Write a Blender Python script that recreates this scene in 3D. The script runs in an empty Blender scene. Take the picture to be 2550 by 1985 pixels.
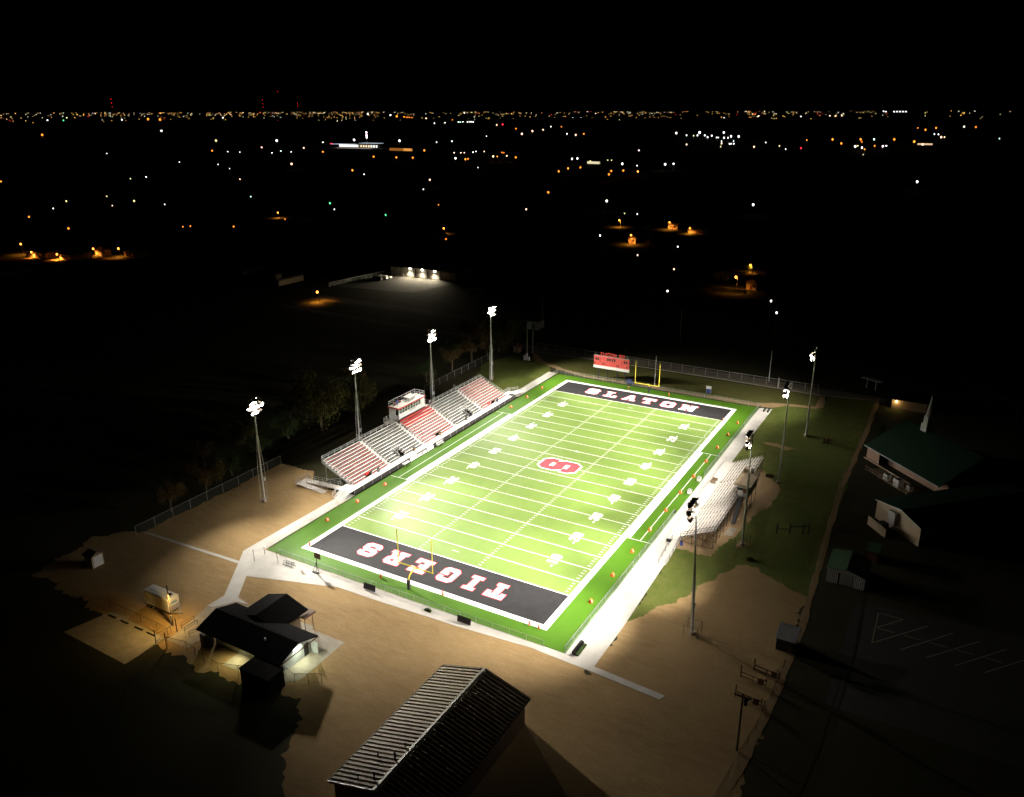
import bpy, math, random
from mathutils import Vector, Matrix
import numpy as np
SC = bpy.context.scene
COL = SC.collection
RND = random.Random(11)

# ------------------------------------------------------------------ camera, sky, exposure
cam = bpy.data.cameras.new('camera'); cam.sensor_width = 36.0; cam.lens = 28.196
cam.clip_start = 1.0; cam.clip_end = 90000.0
camo = bpy.data.objects.new('camera', cam); COL.objects.link(camo)
cr = Vector((0.86988347, 0.49325351, -0.0019313)); cu = Vector((-0.16554035, 0.2956246, 0.940852)); cf = Vector((-0.46464949, 0.81811189, -0.33881231))
camo.matrix_world = Matrix(((cr.x, cu.x, -cf.x, 72.7234), (cr.y, cu.y, -cf.y, -149.8846), (cr.z, cu.z, -cf.z, 76.1426), (0, 0, 0, 1)))
SC.camera = camo
world = bpy.data.worlds.new('World'); SC.world = world; world.use_nodes = True
wn = world.node_tree
bg = wn.nodes['Background']
sky = wn.nodes.new('ShaderNodeTexSky'); sky.sky_type = 'NISHITA'; sky.sun_disc = False
sky.sun_elevation = math.radians(-9.0); sky.sun_rotation = math.radians(300.0)
wn.links.new(sky.outputs['Color'], bg.inputs['Color']); bg.inputs['Strength'].default_value = 0.002
SC.view_settings.view_transform = 'Standard'; SC.view_settings.look = 'None'
SC.view_settings.exposure = 0.0; SC.view_settings.gamma = 1.0; SC.view_settings.use_curve_mapping = False
FLOOD = 1.05            # scale of every floodlight luminaire
SPILL_W = 3500.0       # wide spill of one floodlight head
try:
    SC.cycles.max_bounces = 5; SC.cycles.diffuse_bounces = 3; SC.cycles.transparent_max_bounces = 12
    SC.cycles.sample_clamp_indirect = 4.0
    SC.cycles.use_light_tree = True
except Exception:
    pass

# ------------------------------------------------------------------ helpers
class B:
    """Collects shapes and becomes one mesh."""
    def __init__(s): s.v = []; s.f = []
    def add(s, vs, fs):
        n = len(s.v); s.v += [tuple(p) for p in vs]; s.f += [tuple(i + n for i in q) for q in fs]; return s
    def box(s, x0, y0, z0, x1, y1, z1):
        x0, x1 = sorted((x0, x1)); y0, y1 = sorted((y0, y1)); z0, z1 = sorted((z0, z1))
        return s.add([(x0, y0, z0), (x1, y0, z0), (x1, y1, z0), (x0, y1, z0), (x0, y0, z1), (x1, y0, z1), (x1, y1, z1), (x0, y1, z1)],
                     [(3, 2, 1, 0), (4, 5, 6, 7), (0, 1, 5, 4), (1, 2, 6, 5), (2, 3, 7, 6), (3, 0, 4, 7)])
    def bar(s, p, q, r, n=5, r2=None):
        p = Vector(p); q = Vector(q); d = (q - p)
        if d.length < 1e-6: return s
        d.normalize(); a = d.orthogonal().normalized(); b = d.cross(a); r2 = r if r2 is None else r2
        vs = []
        for c, rr in ((p, r), (q, r2)):
            for k in range(n):
                t = 2 * math.pi * (k + .5) / n
                vs.append(c + a * (rr * math.cos(t)) + b * (rr * math.sin(t)))
        fs = [(k, (k + 1) % n, n + (k + 1) % n, n + k) for k in range(n)]
        fs += [tuple(range(n - 1, -1, -1)), tuple(range(n, 2 * n))]
        return s.add(vs, fs)
    def beam(s, p, q, w, h):
        """Rectangular bar between two points, h measured upward."""
        p = Vector(p); q = Vector(q); d = (q - p).normalized(); up = Vector((0, 0, 1))
        if abs(d.z) > .98: up = Vector((1, 0, 0))
        a = d.cross(up).normalized() * (w / 2); b = a.cross(d).normalized() * (h / 2)
        vs = [c + i * a + j * b for c in (p, q) for i, j in ((-1, -1), (1, -1), (1, 1), (-1, 1))]
        return s.add(vs, [(3, 2, 1, 0), (4, 5, 6, 7), (0, 1, 5, 4), (1, 2, 6, 5), (2, 3, 7, 6), (3, 0, 4, 7)])
    def poly(s, pts): return s.add(pts, [tuple(range(len(pts)))])
    def prism(s, pts, z0, z1):
        n = len(pts)
        vs = [(x, y, z0) for x, y in pts] + [(x, y, z1) for x, y in pts]
        return s.add(vs, [tuple(range(n - 1, -1, -1)), tuple(range(n, 2 * n))] + [(k, (k + 1) % n, n + (k + 1) % n, n + k) for k in range(n)])
    def hull(s, base, top):
        """Two rings with the same number of points joined into a closed shape."""
        n = len(base)
        return s.add(list(base) + list(top), [tuple(range(n - 1, -1, -1)), tuple(range(n, 2 * n))] + [(k, (k + 1) % n, n + (k + 1) % n, n + k) for k in range(n)])
    def lathe(s, c, d, prof, n=10, cap=True):
        c = Vector(c); d = Vector(d).normalized(); a = d.orthogonal().normalized(); b = d.cross(a); vs = []
        for h, r in prof:
            for k in range(n):
                t = 2 * math.pi * k / n; vs.append(c + d * h + a * (r * math.cos(t)) + b * (r * math.sin(t)))
        m = len(prof); fs = [(i * n + k, i * n + (k + 1) % n, (i + 1) * n + (k + 1) % n, (i + 1) * n + k) for i in range(m - 1) for k in range(n)]
        if cap: fs += [tuple(range(n - 1, -1, -1)), tuple(range((m - 1) * n, m * n))]
        return s.add(vs, fs)
    def mesh(s, name, mats, off=(0, 0, 0)):
        me = bpy.data.meshes.new(name)
        if off != (0, 0, 0): s.v = [(x - off[0], y - off[1], z - off[2]) for x, y, z in s.v]
        me.from_pydata(s.v, [], s.f)
        for m in (mats if isinstance(mats, (list, tuple)) else [mats]): me.materials.append(m)
        me.update(); return me

def tagset(o, label=None, cat=None, group=None, kind=None):
    if label: o['label'] = label
    if cat: o['category'] = cat
    if group: o['group'] = group
    if kind: o['kind'] = kind
    return o
def thing(name, label, cat, loc=(0, 0, 0), rz=0.0, group=None):
    o = bpy.data.objects.new(name, None); COL.objects.link(o); o.location = loc; o.rotation_euler = (0, 0, rz); o.empty_display_size = .3
    return tagset(o, label, cat, group)
def part(name, b, m, parent, world=True, label=None):
    """A part; its shape is given in world coordinates (world) or in those of its unrotated thing."""
    off = (0, 0, 0)
    if world:
        p = parent
        while p is not None:
            off = tuple(off[i] + p.location[i] for i in range(3)); p = p.parent
    o = bpy.data.objects.new(name, b.mesh(name, m, off)); COL.objects.link(o); o.parent = parent
    if label: o['label'] = label
    return o
def piece(name, me, parent, loc=(0, 0, 0)):
    o = bpy.data.objects.new(name, me); COL.objects.link(o); o.parent = parent; o.location = loc; return o
def single(name, b, m, label, cat, loc=(0, 0, 0), group=None, kind=None, world=True):
    o = bpy.data.objects.new(name, b.mesh(name, m, loc if world else (0, 0, 0))); COL.objects.link(o); o.location = loc
    return tagset(o, label, cat, group, kind)
def struct(name, b, m, label=None):
    o = bpy.data.objects.new(name, b.mesh(name, m)); COL.objects.link(o); o['kind'] = 'structure'
    if label: o['label'] = label
    return o
def dup(root, loc, rz=None, label=None):
    def cp(o, par):
        c = o.copy(); COL.objects.link(c)
        if par is not None: c.parent = par
        for ch in kids.get(o, []): cp(ch, c)
        return c
    kids = {}
    stack = [root]
    while stack:
        o = stack.pop(); kids[o] = list(o.children); stack += kids[o]
    r = cp(root, None); r.location = loc
    if rz is not None: r.rotation_euler = (0, 0, rz)
    if label: r['label'] = label
    return r
def lamp(name, kind, loc, power, color, parent=None, aim=None, size=60, blend=1.0, radius=.1):
    l = bpy.data.lights.new(name, kind); l.energy = power; l.color = color; l.shadow_soft_size = radius
    if kind == 'SPOT': l.spot_size = math.radians(size); l.spot_blend = blend
    o = bpy.data.objects.new(name, l); COL.objects.link(o)
    pl = Vector((0, 0, 0))
    if parent is not None:
        o.parent = parent
        p = parent
        while p is not None: pl += p.location; p = p.parent
    o.location = Vector(loc) - pl
    if aim is not None: o.rotation_euler = (Vector(aim) - Vector(loc)).to_track_quat('-Z', 'Y').to_euler()
    return o

# ------------------------------------------------------------------ materials
def mat(name, col, rough=.7, var=.12, scale=1.2, metal=0.0, spec=.4, col2=None, bump=0.0, bscale=20.0, emis=None, estr=0.0, stretch=None):
    m = bpy.data.materials.new(name); m.use_nodes = True; nt = m.node_tree; N = nt.nodes; Lk = nt.links
    p = N['Principled BSDF']; p.inputs['Roughness'].default_value = rough; p.inputs['Metallic'].default_value = metal
    p.inputs['Specular IOR Level'].default_value = spec; p.inputs['Base Color'].default_value = (*col, 1)
    if var > 0:
        g = N.new('ShaderNodeNewGeometry'); src = g.outputs['Position']
        if stretch:
            mp = N.new('ShaderNodeMapping'); mp.inputs['Scale'].default_value = stretch; Lk.new(src, mp.inputs['Vector']); src = mp.outputs['Vector']
        n = N.new('ShaderNodeTexNoise'); n.inputs['Scale'].default_value = scale; n.inputs['Detail'].default_value = 6; n.inputs['Roughness'].default_value = .65
        Lk.new(src, n.inputs['Vector'])
        r = N.new('ShaderNodeValToRGB'); r.color_ramp.elements[0].position = .3; r.color_ramp.elements[1].position = .72
        c2 = col2 or tuple(c * (1 + var) for c in col); c1 = col if col2 else tuple(c * (1 - var) for c in col)
        r.color_ramp.elements[0].color = (*c1, 1); r.color_ramp.elements[1].color = (*c2, 1)
        Lk.new(n.outputs['Fac'], r.inputs['Fac']); Lk.new(r.outputs['Color'], p.inputs['Base Color'])
        if bump > 0:
            n2 = N.new('ShaderNodeTexNoise'); n2.inputs['Scale'].default_value = bscale; n2.inputs['Detail'].default_value = 4; Lk.new(src, n2.inputs['Vector'])
            bp = N.new('ShaderNodeBump'); bp.inputs['Strength'].default_value = bump; bp.inputs['Distance'].default_value = .05
            Lk.new(n2.outputs['Fac'], bp.inputs['Height']); Lk.new(bp.outputs['Normal'], p.inputs['Normal'])
    if emis:
        p.inputs['Emission Color'].default_value = (*emis, 1); p.inputs['Emission Strength'].default_value = estr
    return m
def glow(name, col, s, sample=False):
    m = bpy.data.materials.new(name); m.use_nodes = True; N = m.node_tree.nodes; N.remove(N['Principled BSDF'])
    e = N.new('ShaderNodeEmission'); e.inputs['Color'].default_value = (*col, 1); e.inputs['Strength'].default_value = s
    m.node_tree.links.new(e.outputs['Emission'], N['Material Output'].inputs['Surface'])
    if not sample:
        try: m.cycles.emission_sampling = 'NONE'
        except Exception: pass
    return m
def earth(name, cols, scales, bump=.5, rough=.95):
    """Ground cover: three noise layers from coarse patches to fine grit."""
    m = bpy.data.materials.new(name); m.use_nodes = True; nt = m.node_tree; N = nt.nodes; Lk = nt.links
    p = N['Principled BSDF']; p.inputs['Roughness'].default_value = rough; p.inputs['Specular IOR Level'].default_value = .1
    g = N.new('ShaderNodeNewGeometry'); prev = None
    for i, (sc_, st, det) in enumerate(scales):
        mp = N.new('ShaderNodeMapping'); mp.inputs['Scale'].default_value = st; Lk.new(g.outputs['Position'], mp.inputs['Vector'])
        n = N.new('ShaderNodeTexNoise'); n.inputs['Scale'].default_value = sc_; n.inputs['Detail'].default_value = det; n.inputs['Roughness'].default_value = .7
        Lk.new(mp.outputs['Vector'], n.inputs['Vector'])
        r = N.new('ShaderNodeValToRGB'); r.color_ramp.elements[0].position = .36; r.color_ramp.elements[1].position = .66
        Lk.new(n.outputs['Fac'], r.inputs['Fac'])
        mx = N.new('ShaderNodeMix'); mx.data_type = 'RGBA'; Lk.new(r.outputs['Color'], mx.inputs['Factor'])
        if prev is None: mx.inputs['A'].default_value = (*cols[0], 1)
        else: Lk.new(prev, mx.inputs['A'])
        mx.inputs['B'].default_value = (*cols[i + 1], 1)
        if i > 0:
            mu = N.new('ShaderNodeMath'); mu.operation = 'MULTIPLY'; mu.inputs[1].default_value = .55
            Lk.new(r.outputs['Color'], mu.inputs[0]); Lk.new(mu.outputs[0], mx.inputs['Factor'])
        prev = mx.outputs['Result']; last = n
    Lk.new(prev, p.inputs['Base Color'])
    bp = N.new('ShaderNodeBump'); bp.inputs['Strength'].default_value = bump; bp.inputs['Distance'].default_value = .08
    Lk.new(last.outputs['Fac'], bp.inputs['Height']); Lk.new(bp.outputs['Normal'], p.inputs['Normal'])
    return m
def mesh_wire(name, col, pitch=.07, w=.2):
    """Chain-link: a diagonal lattice of wire with open holes."""
    m = bpy.data.materials.new(name); m.use_nodes = True; nt = m.node_tree; N = nt.nodes; Lk = nt.links
    p = N['Principled BSDF']; p.inputs['Base Color'].default_value = (*col, 1); p.inputs['Roughness'].default_value = .45; p.inputs['Metallic'].default_value = .6
    g = N.new('ShaderNodeNewGeometry'); sp = N.new('ShaderNodeSeparateXYZ'); Lk.new(g.outputs['Position'], sp.inputs[0])
    def mth(op, a, b):
        n = N.new('ShaderNodeMath'); n.operation = op
        for i, q in enumerate((a, b)):
            if q is None: continue
            if isinstance(q, (int, float)): n.inputs[i].default_value = q
            else: Lk.new(q, n.inputs[i])
        return n.outputs[0]
    s = mth('ADD', sp.outputs[0], sp.outputs[1]); k = 1.0 / pitch; res = []
    for op in ('ADD', 'SUBTRACT'):
        d = mth('MULTIPLY', mth(op, s, sp.outputs[2]), k)
        fr = N.new('ShaderNodeMath'); fr.operation = 'FRACT'; Lk.new(d, fr.inputs[0])
        res.append(mth('LESS_THAN', fr.outputs[0], w))
    fac = mth('MAXIMUM', res[0], res[1])
    tr = N.new('ShaderNodeBsdfTransparent'); mx = N.new('ShaderNodeMixShader')
    Lk.new(fac, mx.inputs[0]); Lk.new(tr.outputs[0], mx.inputs[1]); Lk.new(p.outputs[0], mx.inputs[2])
    Lk.new(mx.outputs[0], N['Material Output'].inputs['Surface']); return m

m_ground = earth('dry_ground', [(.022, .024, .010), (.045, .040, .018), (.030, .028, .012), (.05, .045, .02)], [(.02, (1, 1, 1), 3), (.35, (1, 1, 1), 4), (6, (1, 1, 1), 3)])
m_dirt = earth('packed_dirt', [(.25, .163, .072), (.36, .238, .108), (.43, .30, .15), (.22, .143, .062)], [(.05, (1, 2.2, 1), 4), (.35, (1, 3, 1), 6), (3.2, (1, 1, 1), 5)], bump=.7)
m_soil = earth('bare_soil', [(.26, .17, .085), (.34, .225, .118), (.40, .275, .155), (.21, .14, .07)], [(.15, (1, 1, 1), 4), (.8, (1, 1, 1), 6), (6, (1, 1, 1), 4)], bump=.6)
m_lawn = earth('lawn_grass', [(.062, .092, .014), (.115, .130, .026), (.165, .150, .050), (.045, .068, .010)], [(.06, (1, 1, 1), 4), (.4, (1.6, 1, 1), 6), (4, (1, 1, 1), 5)], bump=1.0)
m_field_grass = earth('dry_meadow', [(.070, .074, .018), (.120, .104, .032), (.10, .11, .034), (.05, .054, .012)], [(.06, (1, 1, 1), 4), (.5, (1, 1, 1), 6), (4, (1, 1, 1), 5)], bump=1.0)
def turf(name, a, b, spec=.3):
    m = mat(name, a, rough=.62, var=.1, scale=.22, col2=b, spec=.5, stretch=(1, .35, 1), bump=.35, bscale=30)
    p = m.node_tree.nodes['Principled BSDF']; p.inputs['Specular IOR Level'].default_value = spec
    return m
m_turf = turf('lime_turf', (.108, .172, .032), (.130, .192, .040))
m_turf_dark = turf('green_turf', (.052, .132, .007), (.066, .150, .011), .12)
m_white = mat('white_turf_paint', (.80, .80, .78), rough=.8, var=.04)
m_black_turf = mat('black_turf', (.0155, .0148, .0155), rough=.8, var=.25, scale=.6, spec=.25)
m_red_turf = mat('red_turf_paint', (.62, .035, .045), rough=.8, var=.08)
m_redline = mat('red_letter_edge', (.66, .03, .05), rough=.8, var=.05)
m_conc = mat('concrete', (.50, .47, .42), rough=.9, var=.1, scale=.5, bump=.15, bscale=12)
m_conc_old = mat('worn_concrete', (.33, .29, .22), rough=.9, var=.2, scale=.8)
m_alu = mat('aluminium_plank', (.80, .785, .745), rough=.5, var=.06, scale=2, spec=.5)
m_alu_old = mat('weathered_plank', (.56, .51, .455), rough=.6, var=.15, scale=1.5)
m_galv = mat('galvanised_steel', (.46, .46, .45), rough=.45, var=.1, metal=.5)
m_gap_shade = mat('gap_shade_riser', (.055, .05, .04), rough=.7, var=.25, scale=.7)  # near-black paints in the shade of open gaps under the bare seats
m_red = mat('red_enamel', (.42, .035, .028), rough=.6, var=.12, scale=.8)
m_brick_red = mat('red_vinyl', (.34, .055, .036), rough=.65, var=.12, scale=.6)
m_dark = mat('dark_steel', (.022, .021, .02), rough=.6, var=.2)
m_blackw = mat('black_banner', (.030, .026, .026), rough=.7, var=.3, scale=.8)
m_board = mat('white_board', (.72, .70, .67), rough=.6, var=.05)
m_wht = mat('white_paint', (.74, .73, .70), rough=.6, var=.05)
m_yellow = mat('yellow_paint', (.80, .66, .06), rough=.4, var=.04)
m_orange = mat('orange_vinyl', (.75, .13, .03), rough=.5, var=.08)
m_pole = mat('pole_steel', (.52, .50, .46), rough=.5, var=.1, metal=.2)
m_bowl = mat('spun_reflector_back', (.10, .08, .06), rough=.4, var=.15, metal=.5)
m_lens = glow('flood_lens', (1.0, .97, .90), 60.0)
m_wire = mesh_wire('chain_link_wire', (.36, .38, .37), .07, .12)
m_wire_dark = mesh_wire('old_chain_link_wire', (.06, .062, .052), .07, .11)
m_roofblk = mat('black_shingle', (.0045, .0042, .004), rough=.9, var=.3, spec=.05)
m_green_roof = mat('green_metal_roof', (.010, .036, .018), rough=.55, var=.12, scale=.5)
m_brick = mat('pink_brick', (.33, .21, .15), rough=.85, var=.15, scale=3)
m_stucco = mat('tan_stucco', (.42, .32, .21), rough=.9, var=.1, scale=.8)
m_beam = mat('weathered_wood', (.20, .14, .09), rough=.85, var=.2, scale=2)
m_rust = mat('brown_fascia', (.16, .055, .035), rough=.7, var=.15)
m_glass = mat('dark_glass', (.012, .016, .014), rough=.08, var=0, spec=.7)
m_trunk = mat('bark', (.085, .065, .04), rough=.95, var=.3, scale=4)
m_leaf = [mat('olive_leaves', (.060, .054, .014), rough=.8, var=.4, scale=.5, spec=.1), mat('brown_leaves', (.095, .062, .022), rough=.8, var=.4, scale=.5, spec=.1),
          mat('green_leaves', (.032, .052, .014), rough=.8, var=.4, scale=.5, spec=.1)]
m_blue = mat('blue_plastic', (.04, .06, .22), rough=.5, var=.1)
m_tyre = mat('tyre_rubber', (.012, .012, .012), rough=.9, var=.1)
m_asph = mat('old_asphalt', (.035, .032, .028), rough=.95, var=.25, scale=.6)
m_gravel = earth('gravel_road', [(.15, .13, .095), (.19, .165, .125), (.22, .19, .15), (.12, .10, .07)], [(.1, (1, 3, 1), 4), (1, (1, 1, 1), 5), (8, (1, 1, 1), 4)])
# ------------------------------------------------------------------ ground and paving
b = B(); ks = [-60000, -9000, -1500, -400, -200, -110, -60, 0, 60, 110, 200, 400, 1500, 9000, 60000]
n = len(ks)
b.add([(x, y, 0) for y in ks for x in ks], [(j * n + i, j * n + i + 1, (j + 1) * n + i + 1, (j + 1) * n + i) for j in range(n - 1) for i in range(n - 1)])
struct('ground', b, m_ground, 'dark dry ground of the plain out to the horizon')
def ragged(pts, amp=.35, step=.6, hard=()):
    """Outline with an uneven edge; sides whose index is in hard stay straight."""
    out = []
    for i, (x0, y0) in enumerate(pts):
        x1, y1 = pts[(i + 1) % len(pts)]; out.append((x0, y0))
        if i in hard: continue
        L = math.hypot(x1 - x0, y1 - y0); k = int(L / step); nx, ny = -(y1 - y0) / L, (x1 - x0) / L; ph = RND.random() * 9
        for j in range(1, k):
            t = j / k; a = amp * (.5 * math.sin(j * .37 + ph) + .35 * math.sin(j * .11 + ph * 2) + RND.uniform(-.45, .45)) * min(1, 6 * t, 6 * (1 - t))
            out.append((x0 + (x1 - x0) * t + nx * a, y0 + (y1 - y0) * t + ny * a))
    return out
def sheet(name, pts, z, m, label=None):
    return struct(name, B().poly([(x, y, z) for x, y in pts]), m, label)
# dirt yards
sheet('dirt_yard', ragged([(-31, -59), (32, -60.2), (36, -62), (36, -60), (59, -60), (59, -76), (52, -100), (34, -118), (20, -112), (10, -96), (3, -86), (-3, -87), (-14, -89.5), (-24, -88), (-39, -87), (-60, -86), (-63, -72), (-56.5, -67), (-56, -59)], 1.2), .012, m_dirt, 'packed tan dirt yard round the buildings at the near end')  # edge between building and barn is cut to imitate the floodlight falling off
sheet('dirt_lot', ragged([(-31, -36), (-44, -33), (-47, -29.5), (-56, -30), (-56, -66.6), (-31, -62)], .5), .018, m_dirt, 'packed dirt lot inside the fence beside the home stand')
sheet('dirt_patch', ragged([(35.4, -49.9), (38.1, -42.2), (40.5, -37.6), (43.1, -30.5), (46.1, -22.8), (49.6, -21.5), (52.3, -23.6), (56.1, -25.6), (59, -26.5), (59, -61), (35.4, -60.9)], .7, .5), .026, m_dirt, 'bare dirt patch round the nearest flood pole on the visitor side')
# lawns
sheet('lawn', ragged([(33.5, 61.5), (33.5, 20), (35.0, -28), (35.3, -50), (59.3, -28), (57.6, 50), (57.8, 82), (46, 79), (44, 67.5), (34, 66)], .5), .018, m_lawn, 'mown grass strip behind the visitor stand')
sheet('lawn', ragged([(-33.6, 36), (-33.6, 61), (-37, 68), (-43, 70), (-50, 74), (-56, 60), (-47, 33)], .6), .018, m_lawn, 'grass corner beyond the home stand')
sheet('meadow', ragged([(-50, 78.3), (-42, 70), (-33, 64.6), (-23, 62.6), (28, 63.0), (43, 67), (43.6, 78)], .4), .015, m_field_grass, 'rough grass between the far fence and the track')
sheet('dirt_path', ragged([(-49, 77), (-42.5, 68.6), (-33, 64.3), (-22, 61.4), (30, 60.9), (33.5, 62.0), (36, 65.2), (44.2, 66.8), (45.5, 69), (44.5, 78), (43.3, 78), (43.4, 68.4), (33, 66.2), (29, 63.4), (-21, 62.9), (-31, 65.6), (-41, 70.3), (-47, 77)], .25), .022, m_soil, 'trodden dirt path outside the far fence')
for pts, lab in (([(41.2, -22), (42.4, -14), (43.4, -12), (44, -3), (46, 3), (46.4, 9), (45.4, 15), (43, 17), (41.2, 20), (39.2, 20), (34.6, -19.6), (35, -22.2), (37.5, -22.2)], 'bare soil worn under and behind the visitor stand'),
                 ([(44.2, -16.6), (46.1, -17), (46.4, -13.8), (44.4, -13.4)], 'soil ring round the foot of the second flood pole'),
                 ([(37, 36), (43, 34), (45, 36), (40, 37.6)], 'thin worn strip in the visitor side grass')):
    sheet('soil_patch', ragged(pts, .5, .4), .03, m_soil, lab)
sheet('dark_lane', ragged([(57.2, 84), (57.5, 52), (56.8, 20), (58.3, -14), (59.3, -36), (58.9, -58), (57.4, -78), (55, -92), (56, -92.5), (58.6, -78), (60, -58), (60.4, -36), (59.4, -14), (57.9, 20), (58.5, 52), (58.4, 84)], .2), .034, m_soil, 'narrow worn strip along the church fence')
# far track
sheet('gravel_road', ragged([(-170, 88), (-52, 84.5), (-9, 86.6), (26, 86.0), (60, 85), (60, 80.4), (38, 79.6), (9, 80.6), (-10, 80.6), (-52, 79), (-90, 82), (-170, 84)], .25), .012, m_gravel, 'gravel track past the far end of the field')
sheet('footpath', [(-49, 77.5), (-26.5, 78.6), (9.5, 79.1), (28.2, 78.8), (43, 78.3), (58, 81.6), (58, 82.4), (43.4, 79.2), (28.2, 79.7), (9.5, 80.1), (-26.5, 79.6), (-49, 78.5)], .03, m_conc_old, 'pale narrow footpath beside the gravel track')
sheet('town_road', ragged([(-170, 109), (-130, 109.5), (-89, 108), (-55, 104), (-55, 101), (-89, 101.5), (-130, 102), (-170, 101.5)], .2), .01, m_gravel, 'town road behind the trees')
# concrete walks round the turf (each strip a slab with a low edge)
def slab(pts, lab, z=.05, m=m_conc, name='walkway'):
    return struct(name, B().prism(pts, -.1, z), m, lab)
slab([(30.5, -59.6), (30.5, 60.2), (33.8, 60.6), (33.5, 23), (34.95, -28.5), (35.5, -50), (35.4, -60.9), (34.2, -61.1), (32.2, -59.9)], 'wide concrete walk along the visitor side')
slab([(-31, 36), (-31, 60.6), (-33.75, 60.7), (-33.7, 46), (-33.6, 36)], 'concrete walk from the home stand to the far corner')
slab([(-30.9, -59.7), (-30.9, -34.4), (-33.4, -34.4), (-33.7, -50), (-33.9, -57), (-34, -62)], 'concrete walk from the home stand to the near corner')
slab([(-34, -62.05), (-30.9, -59.75), (30.4, -59.65), (32.15, -59.95), (46.6, -61.1), (46.0, -62.2), (35.2, -61.4), (25.3, -60.9), (12.8, -61.9), (-1.2, -62.5), (-11, -62.7), (-14.3, -63.8), (-20.8, -65.8), (-27, -67.8), (-23.3, -73.1), (-20.1, -73.7), (-22.6, -74.2), (-24.7, -77.1), (-25.8, -77.4), (-25.7, -73.9), (-31.4, -65.6), (-55.7, -66.6), (-55.7, -66.1), (-31.9, -64.9), (-33.7, -62.4)], 'concrete walk along the near end with its branches', .046)
slab([(-24.2, -84.2), (-25.6, -77.6), (-24.8, -77.3), (-22.5, -74.5), (-19.5, -74), (-19.5, -86.5), (-24, -86.6)], 'concrete walk past the dark building', .04, m_conc_old)
slab([(-10.9, -73.2), (-6.6, -72.9), (-6.6, -73.7), (.1, -73.7), (.3, -83.6), (-3, -86), (-12, -86.5), (-12, -83)], 'concrete apron round the dark building', .04, m_conc_old, 'apron')
slab([(-39.6, -93.1), (-24.5, -93.4), (-24.4, -86.4), (-38, -85.7)], 'worn parking pad lit by the orange lamp', .03, m_conc_old, 'parking_pad')
slab([(41.1, -12.9), (42.8, -12.8), (42.8, -9.4), (41.3, -9.4)], 'small concrete pad behind the visitor stand', .06, m_conc_old, 'pad')
# church car park with its painted bays
sheet('parking_lot', [(66, -52), (66, -24), (110, -20), (110, -52)], .02, m_asph, 'dark church car park')
m_faded = mat('faded_line_paint', (.30, .26, .17), rough=.9, var=.3, scale=2)
b = B()
def stripe(b, p, q, w, z):
    d = Vector((q[0] - p[0], q[1] - p[1], 0)).normalized(); s = Vector((-d.y, d.x, 0)) * (w / 2)
    P, Q = Vector((p[0], p[1], z)), Vector((q[0], q[1], z)); return b.poly([P - s, Q - s, Q + s, P + s])
for p, q in (((69.8, -34.4), (69.8, -25.7)), ((69.95, -25.7), (73.4, -25.7)), ((70.0, -30.0), (73.3, -25.85)), ((69.9, -34.4), (76.9, -25.7)), ((73.7, -34.2), (80.4, -25.8)), ((77.3, -34.2), (84.1, -26.0)), ((81, -34.3), (87.6, -26.2)), ((84.7, -34), (91, -26.4))):
    stripe(b, p, q, .14, .026)
for i in range(5): stripe(b, (70.2 + 3.6 * i, -30.1), (72.6 + 3.6 * i, -30.1), .14, .03)
struct('bay_markings', b, m_faded, 'faded slanting bay lines on the church car park')

# ------------------------------------------------------------------ playing field
TZ = .055
struct('turf_apron', B().box(-30.5, -59.6, -.05, 30.5, 60.2, TZ - .008), m_turf_dark, 'darker green turf round the playing field')
sheet('turf', [(-24.4, -45.72), (24.4, -45.72), (24.4, 45.72), (-24.4, 45.72)], TZ, m_turf, 'lime green turf of the field of play')
sheet('end_zone', [(-24.4, -54.9), (24.4, -54.9), (24.4, -45.72), (-24.4, -45.72)], TZ, m_black_turf, 'black end zone lettered TIGERS')
sheet('end_zone', [(-24.4, 45.72), (24.4, 45.72), (24.4, 54.9), (-24.4, 54.9)], TZ, m_black_turf, 'black end zone lettered SLATON')
b = B(); z = TZ + .004
b.poly([(-25.5, -56, z), (25.5, -56, z), (25.5, -54.9, z), (-25.5, -54.9, z)]); b.poly([(-25.5, 54.9, z), (25.5, 54.9, z), (25.5, 56, z), (-25.5, 56, z)])
for s in (-1, 1):
    x0, x1, x2 = 24.4 * s, 25.5 * s, 26.2 * s
    for xa, xb, y0, y1 in ((x0, x1, -54.9, -22.9), (x0, x2, -22.9, 22.9), (x0, x1, 22.9, 54.9)):
        q = [(xa, y0, z), (xb, y0, z), (xb, y1, z), (xa, y1, z)]; b.poly(q if s > 0 else q[::-1])
    for y in (-22.95, 22.95): stripe(b, (x2 if abs(y) < 22.9 else x1 + .01 * s, y), (30.3 * s, y), .12, z + .004)
    b.poly([(28.15 * s - .06, -22.85, z), (28.15 * s + .06, -22.85, z), (28.15 * s + .06, 22.85, z), (28.15 * s - .06, 22.85, z)])
struct('boundary_lines', b, m_white, 'broad white boundary and team box lines')
b = B()
for i in range(-10, 11):
    y = i * 4.572; stripe(b, (-24.3, y), (24.3, y), .13 if abs(i) < 10 else .2, z)
for i in range(-49, 50):
    y = i * .9144
    if i % 5 == 0: continue
    for x in (-23.5, -6.4, 6.4, 23.5): stripe(b, (x - .3, y), (x + .3, y), .11, z)
for i in range(-9, 10):
    y = i * 4.572
    for x in (-6.4, 6.4): stripe(b, (x, y - .32), (x, y + .32), .1, z + .004)
for s in (-1, 1):
    stripe(b, (-.75, s * 42.98), (.75, s * 42.98), .12, z)
    for a in (-1, 1): stripe(b, (-.4, s * 9.144 - .35 * a), (.4, s * 9.144 + .35 * a), .11, z + .004 + .002 * (a + 1))
struct('yard_lines', b, m_white, 'white yard lines and hash marks')
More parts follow.
